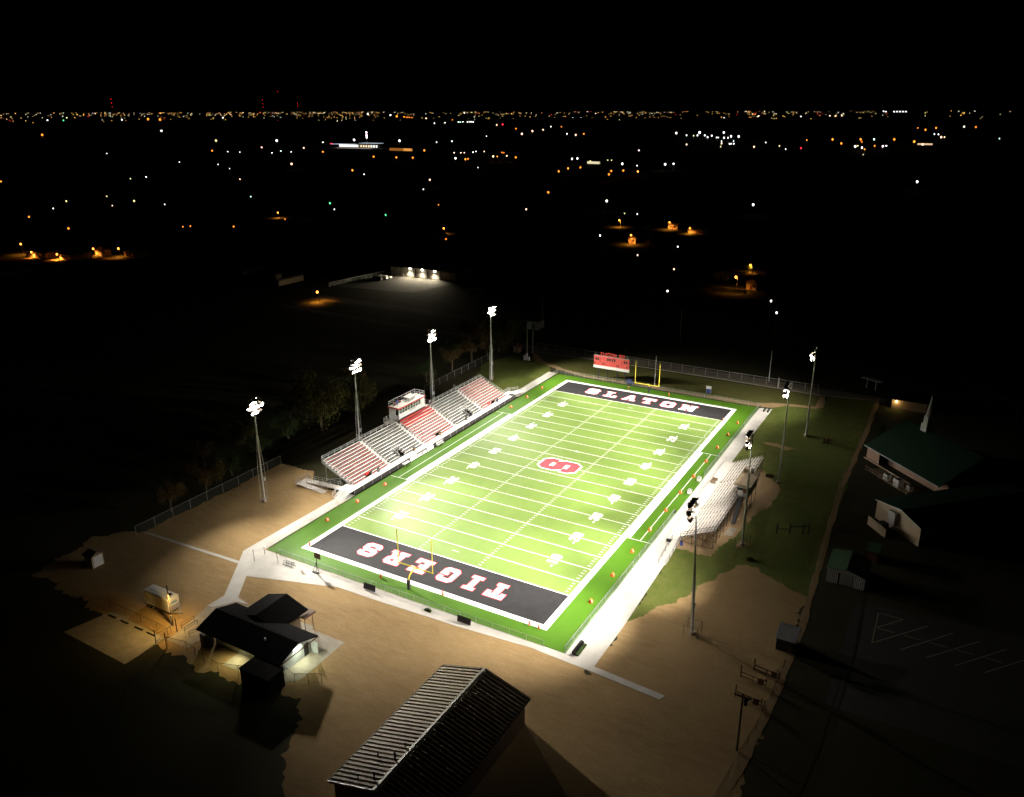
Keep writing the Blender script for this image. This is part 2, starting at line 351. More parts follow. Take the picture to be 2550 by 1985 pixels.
GL = {'S': (8, [[(1.5, 10), (6.5, 10), (8, 8.5), (8, 6.6), (5.6, 6.6), (5.6, 7.7), (2.4, 7.7), (2.4, 6.2), (6.5, 6.2), (8, 4.7), (8, 1.5), (6.5, 0), (1.5, 0), (0, 1.5), (0, 3.4), (2.4, 3.4), (2.4, 2.3), (5.6, 2.3), (5.6, 3.8), (1.5, 3.8), (0, 5.3), (0, 8.5)]]),
      'L': (8, [[(0, 10), (5, 10), (5, 8.2), (3.8, 8.2), (3.8, 2), (5.8, 2), (5.8, 3.8), (8, 3.8), (8, 0), (0, 0), (0, 1.8), (1.2, 1.8), (1.2, 8.2), (0, 8.2)]]),
      'A': (8.4, [[(2.8, 10), (5.6, 10), (7.6, 1.8), (8.4, 1.8), (8.4, 0), (4.9, 0), (4.9, 1.8), (5.4, 1.8), (5.2, 2.8), (3.2, 2.8), (3, 1.8), (3.5, 1.8), (3.5, 0), (0, 0), (0, 1.8), (.8, 1.8)], [(3.6, 4.6), (4.8, 4.6), (4.2, 7.2)]]),
      'T': (8, [[(0, 10), (8, 10), (8, 6.2), (6.2, 6.2), (6.2, 7.8), (5.2, 7.8), (5.2, 1.8), (6.2, 1.8), (6.2, 0), (1.8, 0), (1.8, 1.8), (2.8, 1.8), (2.8, 7.8), (1.8, 7.8), (1.8, 6.2), (0, 6.2)]]),
      'O': (8, [[(1.5, 10), (6.5, 10), (8, 8.5), (8, 1.5), (6.5, 0), (1.5, 0), (0, 1.5), (0, 8.5)], [(2.6, 7.6), (5.4, 7.6), (5.4, 2.4), (2.6, 2.4)]]),
      'N': (9, [[(0, 10), (3.4, 10), (6, 5.2), (6, 8.2), (5, 8.2), (5, 10), (9, 10), (9, 8.2), (8.2, 8.2), (8.2, 0), (5.8, 0), (3, 5.2), (3, 1.8), (4, 1.8), (4, 0), (0, 0), (0, 1.8), (.8, 1.8), (.8, 8.2), (0, 8.2)]]),
      'I': (5, [[(0, 10), (5, 10), (5, 8.2), (3.7, 8.2), (3.7, 1.8), (5, 1.8), (5, 0), (0, 0), (0, 1.8), (1.3, 1.8), (1.3, 8.2), (0, 8.2)]]),
      'G': (8, [[(1.5, 10), (6.5, 10), (8, 8.5), (8, 6.4), (5.6, 6.4), (5.6, 7.6), (2.4, 7.6), (2.4, 2.4), (5.6, 2.4), (5.6, 3.6), (4.4, 3.6), (4.4, 5.4), (8, 5.4), (8, 1.5), (6.5, 0), (1.5, 0), (0, 1.5), (0, 8.5)]]),
      'E': (8, [[(0, 10), (8, 10), (8, 6.6), (6, 6.6), (6, 8), (3.6, 8), (3.6, 6), (5, 6), (5, 4), (3.6, 4), (3.6, 2), (6, 2), (6, 3.4), (8, 3.4), (8, 0), (0, 0), (0, 1.8), (1, 1.8), (1, 8.2), (0, 8.2)]]),
      'R': (8.6, [[(0, 10), (6.6, 10), (8, 8.6), (8, 5.8), (6.8, 4.6), (7.8, 1.8), (8.6, 1.8), (8.6, 0), (6.2, 0), (4.6, 4.2), (3.6, 4.2), (3.6, 1.8), (4.6, 1.8), (4.6, 0), (0, 0), (0, 1.8), (1, 1.8), (1, 8.2), (0, 8.2)], [(3.6, 8), (5.6, 8), (5.6, 6.2), (3.6, 6.2)]]),
      '0': (7, [[(1.6, 10), (5.4, 10), (7, 8.4), (7, 1.6), (5.4, 0), (1.6, 0), (0, 1.6), (0, 8.4)], [(2.2, 8), (4.8, 8), (4.8, 2), (2.2, 2)]]),
      '1': (5, [[(1.4, 10), (3.7, 10), (3.7, 1.8), (5, 1.8), (5, 0), (0, 0), (0, 1.8), (1.4, 1.8), (1.4, 7.6), (0, 7.6), (0, 8.8)]]),
      '2': (7, [[(1.6, 10), (5.4, 10), (7, 8.4), (7, 5.8), (2.8, 2), (7, 2), (7, 0), (0, 0), (0, 2.4), (4.7, 6.6), (4.7, 8), (2.3, 8), (2.3, 6.8), (0, 6.8), (0, 8.4)]]),
      '3': (7, [[(1.6, 10), (5.4, 10), (7, 8.4), (7, 6), (6.2, 5.1), (7, 4.2), (7, 1.6), (5.4, 0), (1.6, 0), (0, 1.6), (0, 3.4), (2.3, 3.4), (2.3, 2), (4.7, 2), (4.7, 4.1), (2.6, 4.1), (2.6, 6.1), (4.7, 6.1), (4.7, 8), (2.3, 8), (2.3, 6.8), (0, 6.8), (0, 8.4)]]),
      '4': (7, [[(3.9, 10), (6, 10), (6, 4), (7, 4), (7, 2.2), (6, 2.2), (6, 0), (3.6, 0), (3.6, 2.2), (0, 2.2), (0, 4)], [(3.6, 7), (2, 4), (3.6, 4)]]),
      '5': (7, [[(0, 10), (7, 10), (7, 8), (2.3, 8), (2.3, 6.4), (5.4, 6.4), (7, 4.8), (7, 1.6), (5.4, 0), (1.6, 0), (0, 1.6), (0, 3.2), (2.3, 3.2), (2.3, 2), (4.7, 2), (4.7, 4.4), (0, 4.4)]]),
      '>': (4, [[(0, 0), (4, 2.5), (0, 5)]])}
def glyph_mesh(name, ch, m, grow=0.0, depth=0.0):
    cu_ = bpy.data.curves.new(name, 'CURVE'); cu_.dimensions = '2D'; cu_.fill_mode = 'BOTH' if depth else 'FRONT'; cu_.offset = grow; cu_.extrude = depth
    w, loops = GL[ch]
    for lp in loops:
        s = cu_.splines.new('POLY'); s.points.add(len(lp) - 1); s.use_cyclic_u = True
        for i, (x, y) in enumerate(lp): s.points[i].co = (x - w / 2, y - 5, 0, 1)
    o = bpy.data.objects.new(name, cu_); COL.objects.link(o)
    me = bpy.data.meshes.new_from_object(o); bpy.data.objects.remove(o); bpy.data.curves.remove(cu_)
    me.name = name; me.materials.clear(); me.materials.append(m); return me
def flat_glyph(name, ch, m, x, y, zz, ang, h, w, grow=0.0):
    me = glyph_mesh(name, ch, m, grow); sx = w / GL[ch][0]; sy = h / 10.0
    ca, sa = math.cos(ang), math.sin(ang)
    for v in me.vertices:
        a, c = v.co.x * sx, v.co.y * sy
        v.co = (x + a * ca - c * sa, y + a * sa + c * ca, zz)
    return me
def join_meshes(mes, name, m):
    vs, fs = [], []
    for me in mes:
        k = len(vs); vs += [tuple(v.co) for v in me.vertices]; fs += [tuple(i + k for i in p.vertices) for p in me.polygons]; bpy.data.meshes.remove(me)
    b = B(); b.v, b.f = vs, fs; return b
for word, ys, ang, xs, w in (('TIGERS', -50.3, math.pi, (13.4, 8.5, 3.4, -2.4, -8.1, -13.9), (3.5, 2.2, 3.2, 3.3, 3.6, 3.4)), ('SLATON', 50.5, 0.0, (-14.3, -8.6, -2.9, 2.4, 8.1, 13.8), (3.6, 3.7, 3.7, 3.7, 3.6, 4.3))):
    for ch, x, ww in zip(word, xs, w):
        o = struct('field_letter', join_meshes([flat_glyph('l', ch, m_redline, x, ys, TZ + .004, ang, 4.3, ww, .42)], 'e', m_redline), m_redline, 'red edge of the letter %s in the %s end zone' % (ch, 'near' if ys < 0 else 'far'))
        struct('field_letter', join_meshes([flat_glyph('l', ch, m_white, x, ys, TZ + .008, ang, 4.3, ww)], 'w', m_white), m_white, 'white letter %s in the %s end zone' % (ch, 'near' if ys < 0 else 'far'))
for m, gr, dz, lab in ((m_white, .62, .010, 'white edge of the big S at midfield'), (m_black_turf, .14, .014, 'thin dark line round the big S'), (m_red_turf, 0, .018, 'big red S at midfield')):
    struct('midfield_letter', join_meshes([flat_glyph('s', 'S', m, 0, 0, TZ + dz, -math.pi / 2, 8.7, 5.5, gr)], 's', m), m, lab)
for s in (-1, 1):
    ang = -math.pi / 2 if s < 0 else math.pi / 2       # digits stand upright seen from their own sideline
    for k in range(1, 10):
        y = (k - 5) * 9.144; num = str(10 * min(k, 10 - k)); mes = []
        rd = -1 if s < 0 else 1                        # reading direction along y
        for i, ch in enumerate(num):
            mes.append(flat_glyph('d', ch, m_white, 17.1 * s, y + rd * (-.95 if i == 0 else .95), TZ + .01, ang, 2.0, 1.0 if ch == '1' else 1.25))
        if k != 5:
            g_ = 1 if k > 5 else -1
            bb = B(); bb.poly([(17.6 * s - .22, y + g_ * 1.95, TZ + .01), (17.6 * s + .22, y + g_ * 1.95, TZ + .01), (17.6 * s, y + g_ * 2.75, TZ + .01)])
            me = bpy.data.meshes.new('a'); me.from_pydata(bb.v, [], bb.f); mes.append(me)
        struct('yard_number', join_meshes(mes, 'n', m_white), m_white, 'white number %s on the %s half, %s side' % (num, 'near' if k < 5 else ('far' if k > 5 else 'middle of the'), 'home' if s < 0 else 'visitor'))
# ------------------------------------------------------------------ floodlight poles
def tilt_pt(base, top, t): return tuple(base[i] + (top[i] - base[i]) * t for i in range(3))
bowl_cache = {}
def aim_lum(root, pos, target, power, cone=60):
    """One luminaire: spun bowl with a lens sub-part and its own spot."""
    d = (Vector(target) - Vector(pos)).normalized()
    if not bowl_cache:
        bw = B().lathe((0, 0, 0), (0, 0, 1), [(-.5, .11), (-.46, .17), (-.26, .20), (-.16, .26), (.0, .36), (.18, .45), (.34, .49), (.34, .475), (.19, .43), (.02, .33)], 12, cap=False)
        bowl_cache['bowl'] = bw.mesh('luminaire', m_bowl)
        ln = B().lathe((0, 0, 0), (0, 0, 1), [(.27, .455), (.31, .36), (.33, .0)], 12, cap=False)
        bowl_cache['lens'] = ln.mesh('lens', m_lens)
    o = bpy.data.objects.new('luminaire', bowl_cache['bowl']); COL.objects.link(o); o.parent = root
    o.location = Vector(pos) - root.location; o.rotation_euler = d.to_track_quat('Z', 'Y').to_euler()
    l = bpy.data.objects.new('lens', bowl_cache['lens']); COL.objects.link(l); l.parent = o
    if power > 0:
        s = bpy.data.lights.new('flood_beam', 'SPOT'); s.energy = power * FLOOD; s.color = (1.0, .95, .87); s.spot_size = math.radians(cone); s.spot_blend = 1.0; s.shadow_soft_size = .3
        so = bpy.data.objects.new('flood_beam', s); COL.objects.link(so); so.parent = o; so.location = (0, 0, .42); so.rotation_euler = (math.pi, 0, 0)
    return o
def flood_pole(x, y, label, side, top_off=(0, 0), aims=(), fence=False):
    root = thing('floodlight_pole', label, 'floodlight', (x, y, 0), group='floodlight poles round the football field')
    H = 22.3; base = (x, y, 0); top = (x + top_off[0], y + top_off[1], H)
    part('pole', B().bar(base, top, .21, 10, .12), m_pole, root)
    part('base_plate', B().bar((x, y, 0), (x, y, .5), .5, 10), m_conc_old, root)
    # climbing ladder: two rails that spread towards the foot, and rungs
    for s in (-1, 1):
        bb = B(); pts = []
        for t, w in ((.0, .95), (.35, .85), (.62, .30), (.66, .2)):
            p = tilt_pt(base, top, t); pts.append((p[0], p[1] + s * w, p[2]))
        for p, q in zip(pts, pts[1:]): bb.bar(p, q, .045, 4)
        part('guy_rail', bb, m_pole, root)
    bb = B()
    for k in range(26):
        t = .03 + .61 * k / 26; w = .95 - .10 * t / .35 if t < .35 else .85 - .55 * (t - .35) / .27
        p = tilt_pt(base, top, t); bb.bar((p[0], p[1] - w, p[2]), (p[0], p[1] + (w if k % 6 == 0 else -w * .55), p[2]), .03, 4)
    part('rungs', bb, m_pole, root)['kind'] = 'stuff'
    bb = B()
    for k in range(14):
        t = .66 + .26 * k / 14; p = tilt_pt(base, top, t); sg = 1 if k % 2 else -1; bb.bar(p, (p[0], p[1] + sg * .42, p[2]), .025, 4)
    part('step_bolts', bb, m_pole, root)['kind'] = 'stuff'
    p = tilt_pt(base, top, .22); part('control_box', B().box(p[0] - .25, p[1] + .3, p[2] - .4, p[0] + .2, p[1] + .75, p[2] + .4), m_galv, root)
    # three cross-arms with luminaires
    i = 0
    for zz, offs in ((22.2, (-1.0, 0.0, 1.0)), (21.1, (-1.5, -.5, .5, 1.5)), (20.0, (-1.0, 0.0, 1.0))):
        p = tilt_pt(base, top, zz / H); w = max(abs(o) for o in offs) + .25
        part('crossarm', B().beam((p[0] - side * .14, p[1] - w, zz + .32), (p[0] - side * .14, p[1] + w, zz + .32), .14, .14), m_pole, root)
        for off in offs:
            pos = (p[0] - side * .5, p[1] + off, zz); aim_lum(root, pos, *aims[i]); i += 1
    if fence:
        bb = B()
        for k in range(4):
            a0, a1 = [(x + dx * 1.1, y + dy * 1.1) for dx, dy in (((-1, -1), (1, -1)), ((1, -1), (1, 1)), ((1, 1), (-1, 1)), ((-1, 1), (-1, -1)))[k]]
            bb.bar((*a0, 0), (*a0, 1.9), .04, 4); bb.bar((*a0, 1.9), (*a1, 1.9), .03, 4)
        part('cage', bb, m_dark, root)
    sp = lamp('flood_spill', 'SPOT', (x - side * .9, y, 21.3), SPILL_W, (1.0, .93, .82), root, (x - side * 40, y, 0), 160, 1.0, .5)
    return root
BEAMS = {(-1, -45.6): [(-23, -44, 39800, 67), (-38, -54, 17000, 78), (-23, -22, 39400, 55), (-31, -62, 33800, 68), (29, -86, 70000, 40), (-23, -62, 30200, 60), (5, -33, 21900, 39), (-5, -44, 158500, 47), (-5, -62, 160500, 45), (-31, -33, 14300, 72)], (-1, -15.1): [(-38, 0, 19900, 75), (-31, -22, 23900, 76), (-5, -33, 270800, 44), (-38, -33, 25600, 71), (-5, -10, 87800, 47), (-23, -10, 31700, 67), (-23, 10, 57000, 54), (-23, -22, 0, 66), (5, 0, 67900, 39), (5, -22, 104800, 40)], (-1, 15.1): [(-38, 22, 31900, 78), (5, 10, 63200, 40), (-5, 33, 93700, 44), (5, 33, 0, 38), (-38, 0, 14500, 75), (-23, 10, 19400, 67), (-31, 22, 0, 76), (-38, -10, 29800, 62), (-5, 22, 0, 47), (-5, 10, 61800, 47)], (-1, 45.6): [(-23, 22, 74400, 55), (-14, 44, 43900, 56), (-23, 44, 0, 67), (-31, 22, 1700, 60), (5, 44, 207100, 40), (-5, 44, 33300, 47), (-23, 62, 65000, 60), (-14, 54, 84400, 55), (-14, 62, 0, 52), (-31, 44, 17700, 78)], (1, -45.6): [(-5, -33, 139100, 39), (5, -44, 162900, 47), (14, -44, 30100, 56), (5, -22, 0, 42), (23, -22, 72600, 55), (23, -54, 116900, 65), (23, -33, 0, 63), (23, -44, 0, 67), (14, -54, 59400, 55), (31, -33, 50000, 72)], (1, -15.1): [(14, -33, 137700, 51), (-5, -10, 381300, 40), (5, -10, 81100, 47), (5, -33, 156300, 44), (23, -10, 36000, 67), (5, 10, 231800, 42), (23, 10, 63700, 54), (31, -10, 16900, 77), (38, 10, 28700, 62), (23, -22, 17600, 66)], (1, 15.1): [(5, 10, 70300, 47), (23, 10, 22600, 67), (5, 33, 31000, 44), (31, 10, 8500, 77), (23, -10, 15300, 54), (38, -10, 31000, 62), (-5, 22, 202700, 40), (14, 10, 21100, 56), (5, 22, 34600, 47), (31, 22, 27200, 76)], (1, 45.6): [(5, 44, 132300, 47), (14, 44, 118300, 56), (-5, 44, 218700, 40), (23, 22, 32100, 55), (23, 44, 14900, 67), (31, 62, 56700, 68), (14, 22, 113000, 48), (-14, 22, 256100, 34), (31, 44, 20800, 78), (31, 33, 28900, 72)]}
def aim_set(y, side):
    """Ten beams of one head, each as (aim point, watts, cone)."""
    return [((ax, ay, 0), w, c) for ax, ay, w, c in BEAMS[(side, y)]]
LEFT = [(-45.4, -45.6), (-45.4, -15.1), (-45.4, 15.1), (-45.4, 45.6)]
for i, ((x, y), lab) in enumerate(zip(LEFT, ('flood pole in the dirt lot at the near end of the home stand', 'flood pole behind the home stand, before the big tree', 'flood pole behind the home stand, just past the press box', 'flood pole on the grass beyond the far end of the home stand'))):
    flood_pole(x, y, lab, -1, aims=aim_set(y, -1))
for i, ((x, y), lab, off, fen) in enumerate(zip([(45.4, -45.6), (45.2, -15.1), (45.2, 15.1), (45.3, 45.6)], ('nearest flood pole, on the bare dirt before the visitor stand', 'flood pole behind the near half of the visitor stand', 'flood pole behind the far half of the visitor stand', 'flood pole beyond the visitor stand, farthest on its side'), ((-1.0, 0), (-.2, 0), (0, 0), (-.2, 0)), (True, True, False, False))):
    a = aim_set(y, 1)
    if i > 0: a[8] = ((26, y - 40, 0), a[8][1] * .3, 60); a[9] = ((24, y - 44, 0), a[9][1] * .5, 60)
    flood_pole(x, y, lab, 1, off, a, fen)

# ------------------------------------------------------------------ home grandstand
hs = thing('grandstand', 'long home grandstand with red and bare aluminium seating sections', 'grandstand', (-37, 0, 0))
XF, ROWS, TD, RS, Z0 = -32.95, 11, .742, .385, 1.02      # front of row 0, rows, tread, rise, deck level
SECT = [(-32.4, -20.6, 1), (-19.6, -7.3, 0), (-6.3, 6.3, 1), (7.3, 19.6, 0), (20.6, 32.4, 1)]
def notched(y, r): return r < 3 and (-16.2 < y < -13.8 or 13.2 < y < 15.9)
plank = {}
def seat_run(r, y0, y1, red):
    x0 = XF - r * TD; zt = Z0 + r * RS
    L = y1 - y0; key = round(L, 2)
    if key not in plank:
        plank[key] = (B().box(-.15, 0, .40, .13, L, .445).mesh('seat_plank', m_alu), B().box(-.74, 0, -.04, -.02, L, 0).mesh('foot_plank', m_alu),
                      B().box(-.016, 0, .02, .0, L, .35).mesh('riser_panel', m_brick_red), B().box(-.016, 0, .02, .0, L, .33).mesh('riser_panel', m_gap_shade))
    a, f, rr, rg = plank[key]
    at = (x0 + 37, y0, zt)
    piece('seat_plank', a, hs, (at[0] - TD * .18, at[1], at[2])); piece('foot_plank', f, hs, at); piece('riser_panel', rr if red else rg, hs, (at[0] - TD * .06, at[1], at[2]))
for r in range(ROWS):
    for y0, y1, red in SECT:
        if red and y0 < 0 < y1 and r >= 10: continue
        runs = [(y0, y1)]
        if r < 3 and not red:
            n0, n1 = ((-16.2, -13.8) if y0 < 0 else (13.2, 15.9)); runs = [(y0, n0), (n1, y1)]
        if r == 0 and red: runs = [(y0, y0 + (y1 - y0) * .36), (y0 + (y1 - y0) * .56, y1)]
        for a, c in runs: seat_run(r, a, c, red)
# aisles: steps
for ya in (-20.1, -6.8, 6.8, 20.1):
    for r in range(ROWS):
        x0 = XF - r * TD; zt = Z0 + r * RS
        bb = B().box(x0 - TD, ya - .46, zt - .06, x0 - .01, ya + .46, zt + .002).box(x0 - .01, ya - .44, zt - RS + .02, x0 + .012, ya + .44, zt - .06).box(x0 - .01, ya - .4, zt - .3, x0 + .30, ya + .4, zt - .19)
        part('aisle_step', bb, m_alu, hs)
    for r in range(1, ROWS, 3):
        bb = B(); x0 = XF - r * TD; zt = Z0 + r * RS; x1 = x0 - 2 * TD; z1 = zt + 2 * RS
        if ya in (-6.8, 6.8) and r > 8: continue
        bb.bar((x0, ya, zt), (x0, ya, zt + .95), .028, 5).bar((x1, ya, z1), (x1, ya, z1 + .95), .028, 5).bar((x0, ya, zt + .95), (x1, ya, z1 + .95), .03, 5).bar((x0, ya, zt + .5), (x1, ya, z1 + .5), .022, 4)
        part('aisle_handrail', bb, m_alu, hs)
# front deck, dark front wall, under-structure
part('front_deck', B().box(-32.9, -34.3, Z0 - .06, -31.15, 34.9, Z0), m_alu, hs)
part('front_wall', B().box(-31.2, -34.3, .0, -31.1, 34.9, .98), m_blackw, hs)
bb = B()
for k in range(24):
    y = -34.2 + k * 3.0; bb.bar((-31.05, y, 0), (-31.05, y, 2.05), .03, 5)
bb.bar((-31.05, -34.3, 2.05), (-31.05, 34.9, 2.05), .025, 5); bb.bar((-31.05, -34.3, 1.5), (-31.05, 34.9, 1.5), .015, 4)
part('front_rail', bb, m_galv, hs)
xb, zb = XF - ROWS * TD, Z0 + (ROWS - 1) * RS
for s, yb in ((-1, -32.5), (1, 32.5)):
    bb = B(); p = (XF + .1, yb, Z0); q = (xb - .05, yb, zb)
    for zo in (1.05, .55): bb.bar((p[0], p[1], p[2] + zo), (q[0], q[1], q[2] + zo), .032, 5)
    for k in range(7):
        t = k / 6; c = [p[i] + (q[i] - p[i]) * t for i in range(3)]; bb.bar(c, (c[0], c[1], c[2] + 1.05), .028, 5)
    part('end_rail', bb, m_alu, hs)
    part('end_stringer', B().beam((p[0], yb + s * .05, Z0 - .25), (q[0], yb + s * .05, zb - .25), .1, .35), m_galv, hs)
for y0, y1 in ((-32.5, -7.6), (7.6, 32.5)):
    bb = B()
    for zo in (1.1, .7): bb.bar((xb - .05, y0, zb + zo), (xb - .05, y1, zb + zo), .032, 5)
    k = 0; y = y0
    while y <= y1 + .01:
        bb.bar((xb - .05, y, zb - .3), (xb - .05, y, zb + 1.1), .03, 5); y += (y1 - y0) / 12
    part('back_rail', bb, m_alu, hs)
    part('back_mesh', B().poly([(xb - .06, y0, zb), (xb - .06, y1, zb), (xb - .06, y1, zb + 1.05), (xb - .06, y0, zb + 1.05)]), m_wire_dark, hs)
for y in [-31.8 + 5.3 * k for k in range(13)]:
    bb = B()
    for t in (.15, .5, .97):
        x = XF + (xb - XF) * t; z = Z0 + (zb - Z0) * t - .3; bb.bar((x, y, 0), (x, y, z), .07, 5)
    bb.bar((XF - .6, y, .2), (xb, y, zb - .5), .05, 4).bar((xb + .4, y, .3), (XF - 2.6, y, Z0 + .8), .04, 4)
    part('frame', bb, m_galv, hs)
for y0, y1 in ((-16.2, -13.8), (13.2, 15.9)):
    bb = B(); xk = XF - 3 * TD
    for y in (y0, y1):
        bb.bar((XF + .1, y, Z0 - .9), (XF + .1, y, Z0 + 1.0), .03, 5).bar((xk, y, Z0), (xk, y, Z0 + 3 * RS + .95), .03, 5).bar((XF + .1, y, Z0 + 1.0), (xk, y, Z0 + 3 * RS + .95), .032, 5).bar((XF + .1, y, Z0 + .55), (xk, y, Z0 + 3 * RS + .5), .022, 4)
    bb.bar((xk, y0, Z0 + 3 * RS + .95), (xk, y1, Z0 + 3 * RS + .95), .03, 5)
    part('opening_rail', bb, m_alu, hs)
    part('opening_floor', B().box(XF - 3 * TD, y0, .55, XF, y1, .6), m_dark, hs)
    part('opening_wall', B().box(xk - .02, y0, .6, xk, y1, Z0 + 3 * RS - .05), m_dark, hs)
# red chair-back seats under the press box
for r in (7, 8, 9):
    x0 = XF - r * TD; zt = Z0 + r * RS
    for k in range(7):
        y = -6.2 + k * 1.78
        part('chair_back', B().add([(x0 - .30, y, zt + .46), (x0 - .30, y + 1.68, zt + .46), (x0 - .44, y + 1.68, zt + .98), (x0 - .44, y, zt + .98), (x0 - .35, y, zt + .44), (x0 - .35, y + 1.68, zt + .44), (x0 - .49, y + 1.68, zt + .97), (x0 - .49, y, zt + .97)], [(3, 2, 1, 0), (4, 5, 6, 7), (0, 1, 5, 4), (1, 2, 6, 5), (2, 3, 7, 6), (3, 0, 4, 7)]), m_red, hs)
# entrance ramp and steps at the near end
rp = thing('access_ramp', 'switchback metal access ramp at the near end of the home stand', 'ramp', (-39, -35.4, 0))
def railing(parent, pts, h=1.0, n=3, m=m_galv, name='handrail', rr=.03):
    bb = B()
    for p, q in zip(pts, pts[1:]):
        for zo in (h, h * .55): bb.bar((p[0], p[1], p[2] + zo), (q[0], q[1], q[2] + zo), rr if zo == h else rr * .75, 5)
        for k in range(n + 1):
            t = k / n; c = [p[i] + (q[i] - p[i]) * t for i in range(3)]; bb.bar(c, (c[0], c[1], c[2] + h), rr, 5)
    return part(name, bb, m, parent)
part('lower_ramp', B().add([(-37.2, -37.1, .05), (-37.2, -35.7, .05), (-43.4, -35.7, .5), (-43.4, -37.1, .5), (-37.2, -37.1, -.05), (-37.2, -35.7, -.05), (-43.4, -35.7, .38), (-43.4, -37.1, .38)], [(3, 2, 1, 0), (4, 5, 6, 7), (0, 1, 5, 4), (1, 2, 6, 5), (2, 3, 7, 6), (3, 0, 4, 7)]), m_alu_old, rp)
part('landing', B().box(-45.0, -37.1, .40, -43.4, -33.9, .52), m_alu_old, rp)
part('upper_ramp', B().add([(-34.6, -35.4, 1.02), (-34.6, -33.9, 1.02), (-43.4, -33.9, .52), (-43.4, -35.4, .52), (-34.6, -35.4, .9), (-34.6, -33.9, .9), (-43.4, -33.9, .4), (-43.4, -35.4, .4)], [(0, 1, 2, 3), (7, 6, 5, 4), (0, 4, 5, 1), (1, 5, 6, 2), (2, 6, 7, 3), (3, 7, 4, 0)]), m_alu_old, rp)
part('platform', B().box(-34.6, -35.4, .92, -31.2, -32.5, 1.03), m_alu, rp)
for k in range(6): part('step', B().box(-34.2, -35.75 - k * .32, .80 - k * .16, -31.4, -35.42 - k * .32, .86 - k * .16), m_alu, rp)
railing(rp, [(-37.2, -37.1, .05), (-43.4, -37.1, .5), (-45, -37.1, .52), (-45, -33.9, .52)], n=4); railing(rp, [(-37.2, -35.7, .05), (-43.2, -35.6, .5)], n=4)
railing(rp, [(-36, -35.4, 1.0), (-43.2, -35.4, .55)], n=4); railing(rp, [(-45, -33.9, .52), (-43.4, -33.9, .52), (-34.6, -33.9, 1.02)], n=8)
railing(rp, [(-34.3, -35.4, .95), (-34.3, -37.4, .0)], n=2, rr=.04, m=m_alu); railing(rp, [(-32.8, -35.4, .95), (-32.8, -37.4, .0)], n=2, rr=.04, m=m_alu); railing(rp, [(-31.25, -32.5, 1.03), (-31.25, -35.4, 1.0), (-31.25, -37.4, 0)], n=3, m=m_alu)
bb = B()
for x in (-37.5, -40, -42.5, -44.8):
    for y in (-36.9, -34.1): bb.bar((x, y, 0), (x, y, .5), .05, 4)
part('frame', bb, m_galv, rp)
fr = thing('corner_ramp', 'pale railed ramp at the far end of the home stand', 'ramp', (-33, 36, 0))
part('deck', B().box(-34.4, 33.2, .92, -31.2, 36.6, 1.02), m_alu, fr)
part('ramp', B().add([(-33.6, 36.6, 1.02), (-31.4, 36.6, 1.02), (-31.4, 41, .06), (-33.6, 41, .06), (-33.6, 36.6, .9), (-31.4, 36.6, .9), (-31.4, 41, -.02), (-33.6, 41, -.02)], [(0, 1, 2, 3), (7, 6, 5, 4), (0, 4, 5, 1), (1, 5, 6, 2), (2, 6, 7, 3), (3, 7, 4, 0)]), m_alu, fr)
railing(fr, [(-31.3, 34.9, 1), (-31.3, 36.6, 1), (-31.3, 41, .06)], n=4, m=m_alu); railing(fr, [(-34.4, 33.2, 1), (-34.4, 36.6, 1), (-33.7, 36.6, 1), (-33.7, 41, .06)], n=4, m=m_alu)

# ------------------------------------------------------------------ press box
pb = thing('press_box', 'white press box with red roof trim and railed filming deck atop the home stand', 'press box', (-42.4, 0, 5))
x0, x1, y0, y1, zb_, zt_ = -43.9, -40.95, -5.35, 5.35, 4.9, 8.0
part('wall', B().box(x0, y0, zb_, x0 + .12, y1, zt_), m_wht, pb)
part('floor', B().box(x0 + .12, y0, zb_, x1, y1, zb_ + .15), m_galv, pb)
part('wall', B().box(x0 + .12, y0, zb_ + .15, x1 - 1.0, y0 + .12, zt_).box(x1 - .95, y0, zb_ + .15, x1 - .12, y0 + .12, zb_ + 1.3), m_wht, pb)
part('wall', B().box(x0 + .12, y1 - .12, zb_ + .15, x1 - .12, y1, zt_), m_wht, pb)
part('door', B().box(x1 - .97, y0 + .02, zb_ + 1.32, x1 - .2, y0 + .08, zt_ - .1), m_glass, pb)
part('front_wall', B().box(x1 - .12, y0, zb_ + .15, x1, y1, 6.55).box(x1 - .12, y0, 7.80, x1, y1, zt_), m_wht, pb)
part('front_wall', B().box(x1 - .12, 3.6, 6.55, x1, y1, 7.8), m_wht, pb)
for k in range(8):
    yy = y0 + .12 + k * 1.10
    part('window_post', B().add([(x1 - .1, yy, 6.56), (x1 + .015, yy, 6.56), (x1 + .015, yy + .14, 6.56), (x1 - .1, yy + .14, 6.56), (x1 - .1, yy + .28, 7.79), (x1 + .015, yy + .28, 7.79), (x1 + .015, yy + .42, 7.79), (x1 - .1, yy + .42, 7.79)], [(3, 2, 1, 0), (4, 5, 6, 7), (0, 1, 5, 4), (1, 2, 6, 5), (2, 3, 7, 6), (3, 0, 4, 7)]), m_wht, pb)
    if k < 8:
        w = part('window', B().box(x1 - .09, yy + .15, 6.56, x1 - .05, yy + 1.10, 7.15), m_glass, pb)
        w = part('window', B().box(x1 - .09, yy + .15, 7.21, x1 - .05, yy + 1.10, 7.78), m_glass, pb)
part('window_rail', B().box(x1 - .1, y0 + .1, 7.15, x1 + .005, 3.6, 7.21), m_wht, pb)
sg = part('name_board', B().box(x1 + .002, -.9, 6.0, x1 + .05, 1.1, 6.42), m_dark, pb)
part('panel', B().box(x1 + .05, -.82, 6.06, x1 + .062, 1.02, 6.36), m_board, sg)
